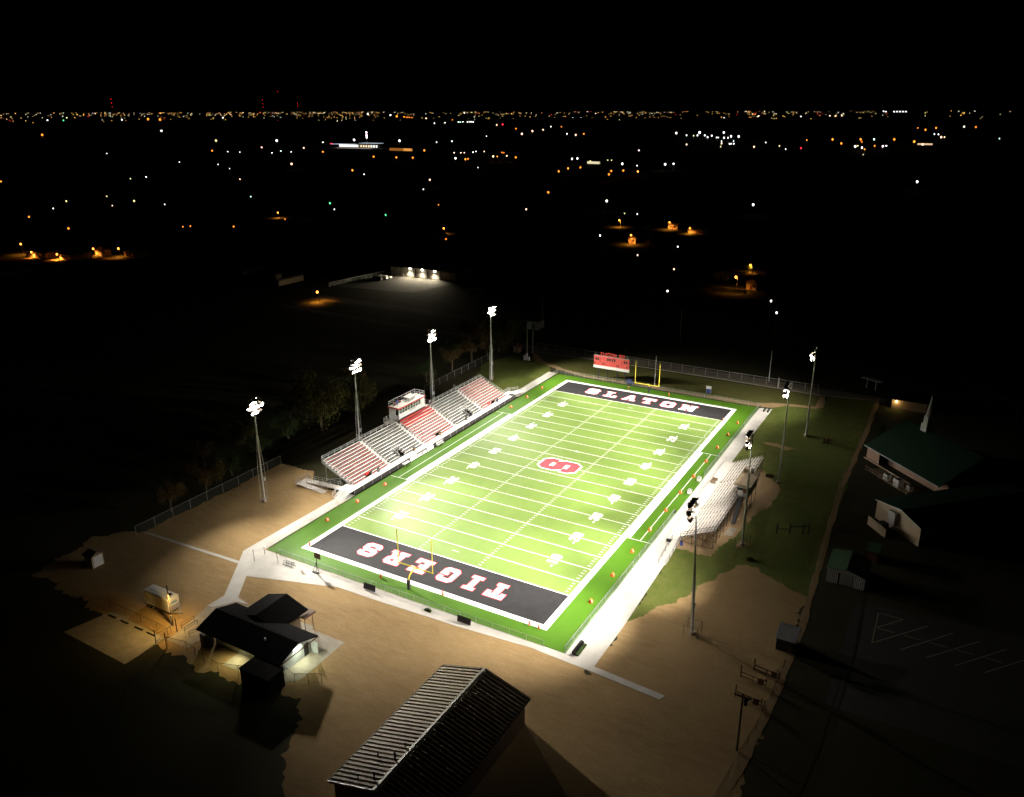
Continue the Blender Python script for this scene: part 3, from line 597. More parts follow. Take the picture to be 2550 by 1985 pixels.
part('roof', B().box(x0 - .15, y0 - .15, zt_, x1 + .2, y1 + .15, zt_ + .16), m_alu_old, pb)
bb = B().box(x1 + .2, y0 - .2, zt_ - .12, x1 + .26, y1 + .2, zt_ + .22).box(x0 - .2, y0 - .21, zt_ - .12, x1 + .2, y0 - .15, zt_ + .22).box(x0 - .2, y1 + .15, zt_ - .12, x1 + .2, y1 + .21, zt_ + .22)
part('roof_trim', bb, m_red, pb)
zr = zt_ + .16
railing(pb, [(x1 + .1, y0, zr), (x1 + .1, y1, zr)], 1.25, 6, m_alu, 'roof_railing', .035); railing(pb, [(x0, y0, zr), (x0, y1, zr)], 1.25, 6, m_alu, 'roof_railing', .035)
railing(pb, [(x0, y0, zr), (x1 + .1, y0, zr)], 1.25, 2, m_alu, 'roof_railing', .035); railing(pb, [(x0, y1, zr), (x1 + .1, y1, zr)], 1.25, 2, m_alu, 'roof_railing', .035)
part('roof_hatch', B().box(x0 + .35, .2, zr, x1 - .9, 2.5, zr + .75), m_galv, pb)
part('hatch_lid', B().add([(x0 + .3, .1, zr + .78), (x1 - .8, .1, zr + .78), (x1 - .8, 2.7, zr + .95), (x0 + .3, 2.7, zr + .95), (x0 + .3, .1, zr + .84), (x1 - .8, .1, zr + .84), (x1 - .8, 2.7, zr + 1.01), (x0 + .3, 2.7, zr + 1.01)], [(3, 2, 1, 0), (4, 5, 6, 7), (0, 1, 5, 4), (1, 2, 6, 5), (2, 3, 7, 6), (3, 0, 4, 7)]), m_alu_old, pb)
part('rolled_banner', B().bar((x0 + .5, 3.3, zr + .3), (x0 + 1.0, 5.0, zr + .3), .22, 8), m_board, pb)
for yy in (-4.3, -3.1, -2.2): part('seat', B().box(x0 + .4, yy, zr, x0 + 1.0, yy + .5, zr + .5).box(x0 + .4, yy, zr + .5, x0 + .48, yy + .5, zr + .95), m_blue if yy == -3.1 else m_rust, pb)
part('side_deck', B().box(-43.6, -8.0, 4.85, -41.0, -5.4, 4.95), m_alu_old, pb); part('side_deck', B().box(-43.6, 5.4, 4.85, -41.0, 7.8, 4.95), m_alu_old, pb)
railing(pb, [(-41.1, -8.0, 4.95), (-43.6, -8.0, 4.95), (-43.6, -5.5, 4.95)], 1.15, 2, m_alu, 'deck_railing'); railing(pb, [(-43.6, 5.5, 4.95), (-43.6, 7.8, 4.95), (-41.1, 7.8, 4.95)], 1.15, 2, m_alu, 'deck_railing')
bb = B()
for yy in (-5, 0, 5):
    for xx in (-43.6, -41.6): bb.bar((xx, yy, 0), (xx, yy, 4.9), .09, 5)
part('support_post', bb, m_galv, pb)

# ------------------------------------------------------------------ visitor grandstand
vs = thing('grandstand', 'smaller visitor stand of weathered planks on dark steel legs', 'grandstand', (37.5, 0, 0))
VX, VR, VT, VS, VZ = 34.75, 10, .63, .292, .98
SEG = [(-19.3, -7.55), (-6.55, 6.55), (7.55, 19.3)]
vp = {}
for r in range(VR):
    for y0, y1 in SEG:
        L = round(y1 - y0, 2)
        if L not in vp: vp[L] = (B().box(-.14, 0, -.045, .14, L, 0).mesh('seat_plank', m_alu_old), B().box(-.15, 0, -.04, .13, L, 0).mesh('foot_plank', m_alu_old), B().box(-.01, 0, -.1, .01, L, .1).mesh('riser_panel', m_alu_old))
        if r in (8, 9) and y0 < -7 + .1 and False: continue
        xx = VX + r * VT; zz = VZ + r * VS
        piece('seat_plank', vp[L][0], vs, (xx - 37.5, y0, zz + .14)); piece('foot_plank', vp[L][1], vs, (xx - 37.5 + .33, y0, zz - .04))
part('front_walk', B().box(32.55, -20.6, .72, 34.45, 19.4, .78), m_alu_old, vs)
for ya in (-7.05, 7.05):
    for r in range(VR):
        xx = VX + r * VT; zz = VZ + r * VS; part('aisle_step', B().box(xx - .15, ya - .47, zz - .12, xx + .46, ya + .47, zz - .08), m_alu_old, vs)
for y in [-19.2 + 2.4 * k for k in range(17)]:
    bb = B(); xt, zt = VX + 9.6 * VT, VZ + 9.6 * VS
    for t in (.02, .35, .68, 1.0):
        x = VX + (xt - VX) * t; z = VZ + (zt - VZ) * t - .12; bb.bar((x, y, 0), (x, y, z), .045, 4)
    bb.bar((VX, y, VZ - .12), (xt, y, zt - .12), .05, 4).bar((VX + .2, y, .1), (VX + (xt - VX) * .5, y, VZ + (zt - VZ) * .5 - .2), .03, 4).bar((xt, y, .2), (VX + (xt - VX) * .55, y, VZ + .9), .03, 4)
    bb.bar((VX, y, .08), (xt, y, .08), .035, 4); bb.bar((xt + .15, y, zt - .1), (xt + .15, y, zt + 1.0), .028, 4)
    if y < 19: bb.bar((xt, y, .2), (xt, y + 2.4, zt - .4), .025, 4).bar((xt, y + 2.4, .2), (xt, y, zt - .4), .025, 4)
    part('frame', bb, m_dark, vs)
xt, zt = VX + 9.6 * VT + .15, VZ + 9.6 * VS
for y0, y1 in ((-19.3, -3.4), (4.2, 19.3)):
    part('back_rail', B().bar((xt, y0, zt + 1.0), (xt, y1, zt + 1.0), .03, 4).bar((xt, y0, zt + .55), (xt, y1, zt + .55), .022, 4), m_dark, vs)
for yy in (-19.35, 19.35):
    bb = B()
    for zo in (.95, .55): bb.bar((VX - .1, yy, VZ + zo), (xt, yy, zt + zo), .03, 4)
    for k in range(6):
        t = k / 5; bb.bar((VX + (xt - VX) * t, yy, VZ + (zt - VZ) * t - .2), (VX + (xt - VX) * t, yy, VZ + (zt - VZ) * t + .95), .025, 4)
    part('end_rail', bb, m_dark, vs)
bb = B()
for zo in (1.0, .55): bb.bar((32.6, -20.6, .75 + zo), (32.6, 19.4, .75 + zo), .022, 4)
for k in range(17): bb.bar((32.6, -20.6 + 2.5 * k, 0), (32.6, -20.6 + 2.5 * k, 1.75), .024, 4)
part('front_rail', bb, m_galv, vs)
part('walk_end_shade', B().box(32.55, -20.75, .05, 34.4, -20.62, .7), m_dark, vs)  # dark panel stands in for the shaded opening under the walk
vr = thing('access_ramp', 'long plain ramp with pipe rails at the near end of the visitor stand', 'ramp', (34.2, -25, 0))
part('deck', B().add([(33.6, -20.7, .76), (35.0, -20.7, .76), (35.2, -28.8, .06), (33.9, -28.8, .06), (33.6, -20.7, .66), (35.0, -20.7, .66), (35.2, -28.8, -.02), (33.9, -28.8, -.02)], [(3, 2, 1, 0), (4, 5, 6, 7), (0, 1, 5, 4), (1, 2, 6, 5), (2, 3, 7, 6), (3, 0, 4, 7)]), m_conc, vr)
railing(vr, [(33.6, -20.7, .76), (33.9, -28.8, .06)], n=4, m=m_dark, rr=.026); railing(vr, [(35.05, -20.7, .76), (35.25, -28.8, .06)], n=4, m=m_dark, rr=.026)
vb = thing('press_box', 'old brown roofed press box on posts behind the visitor stand', 'press box', (41.9, .4, 0))
part('wall', B().box(40.7, -3.1, 3.9, 42.9, -3.0, 4.75).box(40.7, -3.1, 5.75, 42.9, -3.0, 6.3), m_galv, vb)
part('window', B().box(40.75, -3.07, 4.75, 41.7, -3.03, 5.75), m_glass, vb); part('panel', B().box(40.8, -3.14, 4.25, 41.8, -3.1, 5.2), m_board, vb); part('door', B().box(41.8, -3.09, 3.95, 42.6, -3.05, 5.74), m_rust, vb)
part('wall', B().box(40.6, -3.1, 3.9, 40.7, 3.9, 5.0).box(40.6, -3.1, 6.0, 40.7, 3.9, 6.3), m_beam, vb); part('wall', B().box(42.9, -3.1, 3.9, 43.0, 3.9, 6.3), m_dark, vb); part('wall', B().box(40.7, 3.8, 3.9, 42.9, 3.9, 6.3), m_beam, vb)
part('window', B().box(40.63, -2.9, 5.0, 40.66, 3.7, 6.0), m_glass, vb)
part('floor', B().box(40.6, -3.1, 3.8, 43.0, 3.9, 3.9), m_beam, vb)
part('roof', B().hull([(40.0, -3.5, 6.3), (43.3, -3.5, 6.3), (43.3, 4.3, 6.3), (40.0, 4.3, 6.3)], [(40.0, -3.5, 6.5), (43.3, -3.5, 6.38), (43.3, 4.3, 6.38), (40.0, 4.3, 6.5)]), mat('tan_roll_roof', (.27, .20, .12), rough=.9, var=.3, scale=.9), vb)
part('roof_box', B().box(40.3, 2.9, 6.5, 41.3, 3.9, 7.3), m_beam, vb); part('sign_panel', B().box(41.6, 3.3, 6.4, 42.3, 3.36, 7.5), m_board, vb)
bb = B()
for x in (40.8, 42.9):
    for y in (-3, .4, 3.8): bb.bar((x, y, 0), (x, y, 3.85), .06, 5)
for y0, y1 in ((-3, .4), (.4, 3.8)): bb.bar((42.9, y0, .2), (42.9, y1, 3.6), .03, 4).bar((42.9, y1, .2), (42.9, y0, 3.6), .03, 4)
part('leg', bb, m_dark, vb)
part('stair', B().beam((41.6, -3.5, 3.9), (41.6, -8.2, .2), .8, .12), m_dark, vb)
part('wall_lamp', B().lathe((43.05, 3.5, 5.4), (1, 0, -.3), [(0, .12), (.2, .16), (.35, .05)], 8), m_board, vb)
# ------------------------------------------------------------------ scoreboard, goals, field furniture
sb = thing('scoreboard', 'red scoreboard on dark posts with SLATON ISD in red letters on top', 'scoreboard', (-13.9, 62.5, 0))
m_sb = mat('scoreboard_red', (.62, .085, .07), rough=.5, var=.06, scale=1.5)
part('panel', B().box(-19.5, 62.3, 4.15, -8.35, 62.75, 7.1), m_sb, sb)
part('sponsor_strip', B().box(-19.6, 62.24, 3.3, -8.25, 62.75, 4.14), m_board, sb)
part('frame', B().box(-19.6, 62.28, 7.1, -8.25, 62.78, 7.2), m_galv, sb)
for x in (-18.0, -15.0, -12.0, -9.5): part('post', B().box(x - .15, 62.45, 0, x + .15, 62.75, 3.3), m_dark, sb)
def digit_box(x, z, w, h):
    d = part('digit_window', B().box(x, 62.26, z, x + w, 62.3, z + h), m_dark, sb)
for x in (-19.05, -18.4): digit_box(x, 5.75, .48, .78)
for x in (-15.3, -14.62, -13.75, -13.07): digit_box(x, 5.9, .46, .8)
for x in (-10.0, -9.3): digit_box(x, 5.75, .48, .78)
for x, z, w, h in ((-17.7, 6.05, .3, .28), (-17.65, 5.25, .22, .36), (-19.3, 4.45, .3, .5), (-16.85, 4.5, .26, .55), (-16.35, 4.5, .26, .55), (-12.2, 4.5, .26, .55), (-11.7, 4.5, .26, .55), (-10.75, 6.05, .34, .25), (-10.7, 5.2, .24, .36), (-9.1, 4.45, .34, .5)): digit_box(x, z, w, h)
m_faint = mat('scoreboard_print', (.42, .03, .03), rough=.5, var=.03)
def text_mesh(name, s, size, m, ext=.06):
    c = bpy.data.curves.new(name, 'FONT'); c.body = s; c.size = size; c.extrude = ext; c.align_x = 'CENTER'
    o = bpy.data.objects.new(name, c); COL.objects.link(o); bpy.context.view_layer.update()
    me = bpy.data.meshes.new_from_object(o.evaluated_get(bpy.context.evaluated_depsgraph_get())); bpy.data.objects.remove(o); bpy.data.curves.remove(c)
    me.name = name; me.materials.clear(); me.materials.append(m); return me
def text_part(name, s, size, m, parent, loc, rot=(math.pi / 2, 0, 0), ext=.06, bold=0.0, xs=1.0):
    me = text_mesh(name, s, size, m, ext); o = bpy.data.objects.new(name, me); COL.objects.link(o); o.parent = parent
    o.location = Vector(loc) - parent.location; o.rotation_euler = rot; o.scale = (xs, 1, 1); return o
m_letter = mat('red_sign_letters', (.72, .07, .05), rough=.4, var=.03, emis=(1, .08, .05), estr=.12)
x = -17.55
for ch, adv in zip('SLATON ISD', (.86, .74, .86, .86, 1.0, 1.0, .48, .42, .82, .8)):
    if ch != ' ': text_part('letter', ch, 1.28, m_letter, sb, (x + .3, 62.5, 7.36), ext=.12)
    x += adv
part('letter_bar', B().box(-17.8, 62.52, 7.2, -10.0, 62.56, 7.36), m_dark, sb)
for s, xx, zz, sz in (('HOME', -18.5, 6.62, .34), ('GUEST', -9.6, 6.62, .34), ('TIME OUTS', -18.2, 4.6, .26), ('DOWN', -15.4, 4.62, .3), ('TO GO', -13.3, 4.62, .3), ('QTR', -10.0, 4.6, .28), ('BALL ON', -13.4, 5.3, .3)):
    text_part('print', s, sz, m_faint, sb, (xx, 62.295, zz), ext=.004)

def goalpost(y, s, label):
    t = thing('goalpost', label, 'goalpost', (0, y, 0), group='yellow goalposts at the two ends of the field')
    yb = y; yc = y + s * 2.05; bb = B(); pts = []
    for k in range(9):
        a = k / 8 * math.pi / 2; pts.append((0, yb + s * 2.05 * (1 - math.cos(a)), 1.7 + 1.36 * math.sin(a)))
    bb.bar((0, yb, 0), pts[0], .14, 8)
    for p, q in zip(pts, pts[1:]): bb.bar(p, q, .13, 8)
    part('gooseneck', bb, m_yellow, t)
    part('pad', B().lathe((0, yb, 0), (0, 0, 1), [(0, .30), (1.85, .30), (1.85, .14)], 10), m_dark, t)
    part('crossbar', B().bar((-3.55, yc, 3.05), (3.55, yc, 3.05), .11, 8), m_yellow, t)
    for x in (-3.55, 3.55): part('upright', B().bar((x, yc, 3.0), (x, yc, 9.6), .085, 8), m_yellow, t)
    return t
goalpost(-57.2, 1, 'yellow goalpost at the near end, before the TIGERS end zone')
goalpost(57.3, -1, 'yellow goalpost at the far end, behind the SLATON end zone')
ft = thing('flagpole', 'slim white flagpole behind the far goalpost', 'flagpole', (-.8, 64.2, 0)); part('pole', B().bar((-.8, 64.2, 0), (-.8, 64.2, 8.8), .1, 6, .05), m_wht, ft); part('finial', B().lathe((-.8, 64.2, 8.8), (0, 0, 1), [(0, .06), (.08, .12), (.2, .05)], 8), m_wht, ft)
sg = thing('field_sign', 'small white topped blue sign on the grass beyond the far fence', 'sign', (14.9, 65.2, 0)); part('board', B().box(14.2, 65.1, 1.3, 15.7, 65.2, 2.2), m_board, sg); part('lower_panel', B().box(14.35, 65.12, .1, 15.55, 65.2, 1.28), m_blue, sg)
for x in (14.3, 15.6): part('post', B().box(x - .05, 65.2, 0, x + .05, 65.3, 2.2), m_galv, sg)
tk = thing('cart', 'small blue equipment cart at the far fence by the goalpost', 'cart', (-7.4, 61.4, 0)); part('body', B().box(-8.4, 61.1, .35, -6.5, 61.9, 1.0), m_blue, tk); part('canopy', B().box(-8.2, 61.1, 1.45, -6.8, 61.9, 1.52), m_blue, tk); part('frame', B().bar((-8.1, 61.2, 1), (-8.1, 61.2, 1.45), .03, 4).bar((-6.9, 61.8, 1), (-6.9, 61.8, 1.45), .03, 4).bar((-8.1, 61.8, 1), (-8.1, 61.8, 1.45), .03, 4).bar((-6.9, 61.2, 1), (-6.9, 61.2, 1.45), .03, 4), m_dark, tk)
for x in (-8.05, -6.85):
    for y in (61.1, 61.9): part('wheel', B().bar((x, y - .06, .25), (x, y + .06, .25), .25, 10), m_tyre, tk)
# orange sideline markers every ten yards, and pylons
GRP = 'orange yard markers along the sidelines'
root = None
for s in (-1, 1):
    for k in range(-5, 6):
        if s < 0 and -20 < k * 9.144 < 20: continue
        y = k * 9.144; num = '50' if k == 0 else ('G' if abs(k) == 5 else str(50 - 10 * abs(k))); wd = {'50': 'fifty', '40': 'forty', '30': 'thirty', '20': 'twenty', '10': 'ten', 'G': 'goal line'}[num]
        lab = 'orange marker level with the %s on the %s sideline, %s' % (wd if num == 'G' else wd + ' yard line', 'home' if s < 0 else 'visitor', 'at midfield' if k == 0 else ('near half' if k < 0 else 'far half'))
        if root is None:
            root = thing('yard_marker', lab, 'yard marker', (28.35 * s, y, TZ), group=GRP)
            part('wedge', B().add([(-.32, -.32, 0), (.32, -.32, 0), (.32, .32, 0), (-.32, .32, 0), (-.08, -.25, .62), (.08, -.25, .62), (.08, .25, .62), (-.08, .25, .62)], [(3, 2, 1, 0), (4, 5, 6, 7), (0, 1, 5, 4), (1, 2, 6, 5), (2, 3, 7, 6), (3, 0, 4, 7)]), m_orange, root, world=False)
            part('number_panel', B().add([(-.235, -.16, .22), (-.235, .16, .22), (-.155, .13, .47), (-.155, -.13, .47)], [(0, 1, 2, 3)]).add([(.235, -.16, .22), (.235, .16, .22), (.155, .13, .47), (.155, -.13, .47)], [(3, 2, 1, 0)]), m_white, root, world=False)
        else: dup(root, (28.35 * s, y, TZ), label=lab)
root = None
for x, y, lab in ((-6.3, -56.8, 'orange pylon left of the near goalpost'), (6.0, -55.85, 'orange pylon on the end line right of the near goalpost'), (22.5, -56.1, 'orange pylon at the near right corner, inner one of two'), (24.2, -56.1, 'orange pylon at the near right corner, outer one of two'), (-24.7, -54.6, 'orange pylon at the near left corner of the TIGERS end zone'), (-6.3, 57.6, 'orange pylon left of the far goalpost'), (5.8, 57.8, 'orange pylon right of the far goalpost'), (-24.6, 45.7, 'orange pylon on the home side goal line at the far end'), (24.6, 45.7, 'orange pylon on the visitor side goal line at the far end')):
    if root is None:
        root = thing('pylon', lab, 'pylon', (x, y, TZ), group='orange end zone pylons'); part('block', B().box(-.12, -.12, .04, .12, .12, .75), m_orange, root, world=False); part('foot', B().box(-.16, -.16, 0, .16, .16, .04), m_orange, root, world=False); part('band', B().box(-.123, -.123, .6, .123, .123, .68), m_white, root, world=False)
    else: dup(root, (x, y, TZ), label=lab)

# ------------------------------------------------------------------ chain-link fences
def fence(label, pts, h=1.25, step=3.0, m=m_wire, mp=m_galv, rail=True, r=.035, skip=(), bottom=False, gr=None):
    t = thing('chain_link_fence', label, 'fence', (pts[0][0], pts[0][1], 0), group=gr)
    for i, (p, q) in enumerate(zip(pts, pts[1:])):
        L = math.hypot(q[0] - p[0], q[1] - p[1]); n = max(1, round(L / step))
        for k in range(n + (1 if i == len(pts) - 2 else 0)):
            x, y = p[0] + (q[0] - p[0]) * k / n, p[1] + (q[1] - p[1]) * k / n
            part('post', B().bar((x, y, 0), (x, y, h + .04), r, 5), mp, t)
        if rail: part('top_rail', B().bar((*p, h), (*q, h), r * .8, 5), mp, t)
        if bottom: part('bottom_rail', B().bar((*p, .08), (*q, .08), r * .6, 5), mp, t)
        part('chain_link', B().poly([(*p, .05), (*q, .05), (*q, h), (*p, h)]), m, t)
    return t
fence('low silver chain link fence along the near end of the turf', [(-27, -59.85), (27, -59.85)], bottom=True)
fence('low silver chain link fence along the visitor side of the turf', [(30.35, -59.5), (30.35, -29), (30.35, -10)], bottom=True)
fence('short run of low fence before the visitor stand', [(30.35, 10), (30.35, 59.8)], bottom=True)
fence('low silver chain link fence along the far end of the turf', [(-31, 60.6), (30.5, 60.6)], 1.25)
fence('low fence with dark posts along the home side of the turf, near corner', [(-30.75, -59.2), (-30.75, -36)], 1.1, 4.2, rail=False, r=.028)
fence('low fence along the home side walk, far corner', [(-30.8, 41.5), (-30.8, 60.4)], 1.25)
fence('tall wire fence between the dirt lot and the trees', [(-56, -68), (-56, -30.2)], 2.0, 4.1, m_wire_dark)
fence('tall wire fence under the trees behind the home stand', [(-56, 26), (-56.5, 62)], 2.0, 4.1, m_wire_dark)
fence('tall dim fence along the gravel track', [(-49, 81.0), (42, 81.2)], 2.1, 3.6, m_wire_dark, m_pole, r=.05)
fence('wire fence along the lane beside the church', [(58.0, 80), (57.7, 50), (57.2, 22), (58.7, -14), (59.6, -36), (59.3, -58), (57.4, -78)], 1.5, 3.6, m_wire_dark, m_beam, gr=None)
fence('iron fence from the gate to the dark building', [(-22.4, -87.6), (-19, -86.9), (-14.5, -87.6), (-11, -88.0), (-8, -87.0), (-3, -84.6)], 1.8, 2.6, m_wire_dark, m_dark)
fence('iron fence past the fluorescent lit wall', [(-2.2, -83.8), (.2, -84.3), (3.5, -82.4)], 1.7, 2.4, m_wire_dark, m_dark)
fence('dark pipe fence beside the orange lamp', [(-39, -85.5), (-27.4, -85.6), (-24.6, -85.8)], 1.5, 3.6, m_wire_dark, m_dark)
gt = thing('gate', 'open pipe gate beside the orange lamp', 'gate', (-24.6, -85.6, 0))
part('post', B().bar((-24.7, -87.9, 0), (-24.7, -87.9, 2.4), .07, 6), m_dark, gt); part('post', B().bar((-22.4, -87.8, 0), (-22.4, -87.8, 2.7), .07, 6), m_dark, gt); part('post', B().bar((-24.6, -84.2, 0), (-24.6, -84.2, 2.2), .07, 6), m_dark, gt)
part('leaf', B().bar((-24.7, -87.8, 1.5), (-24.6, -85.2, 1.5), .03, 5).bar((-24.7, -87.8, .3), (-24.6, -85.2, .3), .03, 5).bar((-24.6, -85.2, .3), (-24.6, -85.2, 1.5), .03, 5).bar((-24.7, -87.8, .3), (-24.6, -85.2, 1.5), .025, 5), m_dark, gt)
for a, c, lab in (((-24.2, -83.6), (-24.2, -81.2), 'first pipe barrier on the walk by the orange lamp'), ((-23.0, -84.0), (-22.9, -81.6), 'second pipe barrier on the walk by the orange lamp'), ((-21.6, -84.3), (-20.4, -82.4), 'pipe barrier nearest the dark building corner')):
    t = thing('pipe_barrier', lab, 'barrier', (*a, 0), group='pipe barriers on the walk'); part('rail', B().bar((*a, 1.05), (*c, 1.05), .03, 5).bar((*a, .6), (*c, .6), .025, 5), m_dark, t); part('post', B().bar((*a, 0), (*a, 1.05), .03, 5), m_dark, t); part('post', B().bar((*c, 0), (*c, 1.05), .03, 5), m_dark, t)
for (x, y), lab in (((-29.5, -63.6), 'taller grey gate post on the near left walk'), ((-29.6, -61.0), 'gate post at the near left corner of the turf'), ((-26.6, -60.9), 'short leaning gate post at the left end of the near fence')):
    t = thing('gate_post', lab, 'post', (x, y, 0), group='gate posts at the near left corner'); part('post', B().bar((x, y, 0), (x, y, 2.3 if y < -62 else 1.5), .05, 6), m_dark, t); part('cap', B().lathe((x, y, 2.3 if y < -62 else 1.5), (0, 0, 1), [(0, .06), (.06, .05), (.1, .01)], 6), m_dark, t)

# ------------------------------------------------------------------ small things round the field
hp = thing('basketball_hoop', 'portable basketball hoop on the near left walk behind the fence', 'basketball hoop', (-17.2, -60.7, 0))
part('backboard', B().box(-17.9, -60.45, 2.5, -16.5, -60.38, 3.6), m_beam, hp)
part('rim', B().lathe((-17.2, -60.1, 2.7), (0, 0, 1), [(0, .23), (.03, .25), (.05, .23)], 10, cap=False), m_orange, hp)
part('pole', B().bar((-17.2, -61.0, .2), (-17.2, -60.6, 3.0), .06, 6), m_dark, hp)
for dx in (-.7, .7): part('brace', B().bar((-17.2 + dx, -61.1, .1), (-17.2, -60.7, 2.0), .04, 5), m_dark, hp)
part('base', B().box(-17.9, -61.3, .05, -16.5, -60.9, .2), m_dark, hp)
rk = thing('bicycle_rack', 'grey bar bicycle rack at the near left corner walk', 'bicycle rack', (-23.2, -61.5, 0))
for k in range(6): part('hoop', B().bar((-24.2 + k * .4, -61.8, .05), (-24.2 + k * .4, -61.8, .7), .035, 5).bar((-24.2 + k * .4, -61.8, .7), (-24.0 + k * .4, -61.2, .7), .035, 5).bar((-24.0 + k * .4, -61.2, .7), (-24.0 + k * .4, -61.2, .05), .035, 5), m_dark, rk)
part('base_bar', B().box(-24.4, -61.9, .05, -21.9, -61.82, .12).box(-24.3, -61.2, .05, -21.8, -61.12, .12), m_dark, rk)
bk = thing('bicycle', 'bicycle lying on the near left walk', 'bicycle', (-19.2, -62.2, .05))
for dx in (-.55, .55):
    part('wheel', B().lathe((-19.2 + dx, -62.2 - dx * .5, .12), (.1, .15, 1), [(-.02, .30), (0, .34), (.02, .30)], 14, cap=False), m_tyre, bk)
part('frame', B().bar((-19.75, -61.95, .14), (-19.2, -62.05, .2), .03, 5).bar((-19.2, -62.05, .2), (-18.65, -62.45, .14), .03, 5).bar((-19.2, -62.05, .2), (-19.15, -62.5, .2), .03, 5).bar((-19.15, -62.5, .2), (-18.65, -62.45, .14), .03, 5).bar((-19.15, -62.5, .2), (-19.75, -61.95, .14), .03, 5), m_rust, bk); part('handlebar', B().bar((-18.9, -62.7, .2), (-18.6, -62.2, .35), .02, 5), m_dark, bk)
for x, lab in ((-5.6, 'dark slanted banner board at the near fence, left of the goalpost'), (13.3, 'dark slanted banner board at the near fence, right of the goalpost')):
    t = thing('banner_board', lab, 'banner', (x, -60.5, 0), group='dark banner boards at the near fence')
    part('panel', B().add([(x - 1.25, -60.85, .1), (x + 1.25, -60.85, .1), (x + 1.25, -60.6, 1.15), (x - 1.25, -60.6, 1.15), (x - 1.25, -60.79, .1), (x + 1.25, -60.79, .1), (x + 1.25, -60.54, 1.15), (x - 1.25, -60.54, 1.15)], [(3, 2, 1, 0), (4, 5, 6, 7), (0, 1, 5, 4), (1, 2, 6, 5), (2, 3, 7, 6), (3, 0, 4, 7)]), mat('navy_banner', (.012, .012, .03), rough=.5, var=.1), t)
    for dx in (-1.15, 1.15): part('strut', B().bar((x + dx, -60.56, 1.1), (x + dx, -60.1, .06), .035, 5), m_galv, t)
    part('print', B().add([(x - .95, -60.831, .2), (x + .95, -60.831, .2), (x + .95, -60.814, .27), (x - .95, -60.814, .27)], [(0, 1, 2, 3)]), m_rust, t)
mt = thing('kick_net', 'folded green sideline mat lying by the near fence', 'mat', (6.4, -60.7, .05)); part('bundle', B().hull([(5.7, -61.0, .05), (7.1, -61.1, .05), (7.0, -60.5, .05), (5.8, -60.4, .05)], [(5.9, -60.9, .4), (6.9, -60.95, .45), (6.8, -60.6, .45), (6.0, -60.55, .38)]), m_leaf[2], mt); part('strap', B().box(6.3, -61.06, .06, 6.42, -60.46, .46), m_dark, mt)
br = thing('bench_rack', 'row of dark slatted chairs stacked by the near right corner of the turf', 'chair rack', (31.8, -57.9, 0))
for k in range(8): part('slat', B().box(31.45, -59.4 + k * .42, .1, 32.0, -59.28 + k * .42, .75), m_dark, br)
part('pad', B().box(32.02, -59.4, .1, 32.5, -56.3, .3), m_leaf[2], br)
m_ban = m_board
for i, (y0, y1, z0, z1) in enumerate(((-14.8, -12.2, .05, .85), (-11.95, -10.25, .05, .7), (-9.95, -8.5, .05, .72), (-8.2, -5.6, .05, .9))):
    t = thing('sideline_board', ('white board leaning on the dark front wall of the home stand, %s of four' % ('nearest', 'second', 'third', 'farthest')[i]), 'board', (-30.9, (y0 + y1) / 2, 0), group='white boards along the home stand wall')
    part('panel', B().add([(-30.72, y0, .06), (-30.72, y1, .06), (-30.98, y1, z1), (-30.98, y0, z1), (-30.78, y0, .06), (-30.78, y1, .06), (-31.03, y1, z1), (-31.03, y0, z1)], [(0, 1, 2, 3), (7, 6, 5, 4), (0, 4, 5, 1), (1, 5, 6, 2), (2, 6, 7, 3), (3, 7, 4, 0)]), m_ban, t); part('foot', B().box(-30.8, y0 + .1, .0, -30.6, y0 + .2, .07).box(-30.8, y1 - .2, .0, -30.6, y1 - .1, .07), m_galv, t)
tb = thing('table', 'white folding table beside the home stand wall', 'table', (-30.4, -16.8, 0)); part('top', B().box(-30.85, -18.0, .72, -30.05, -15.8, .77), m_board, tb)
for x in (-30.75, -30.15):
    for y in (-17.8, -16.0): part('leg', B().bar((x, y, .05), (x, y, .72), .025, 5), m_galv, tb)
bn = thing('team_bench', 'white team bench with a backrest by the home stand wall', 'bench', (-30.3, -3.2, 0)); part('seat', B().box(-30.6, -4.6, .42, -30.2, -2.0, .47), m_board, bn); part('backrest', B().box(-30.75, -4.6, .62, -30.68, -2.0, .95), m_board, bn)
for y in (-4.4, -2.2): part('leg', B().bar((-30.3, y, .05), (-30.3, y, .42), .035, 5).bar((-30.68, y, .05), (-30.72, y, .9), .035, 5), m_board, bn)
st = single('stake', B().bar((-30.9, 2.1, 0), (-31.0, 1.8, 1.6), .035, 5), m_board, 'thin pale stake leaning on the home stand wall', 'stake', (-30.9, 2.1, 0))
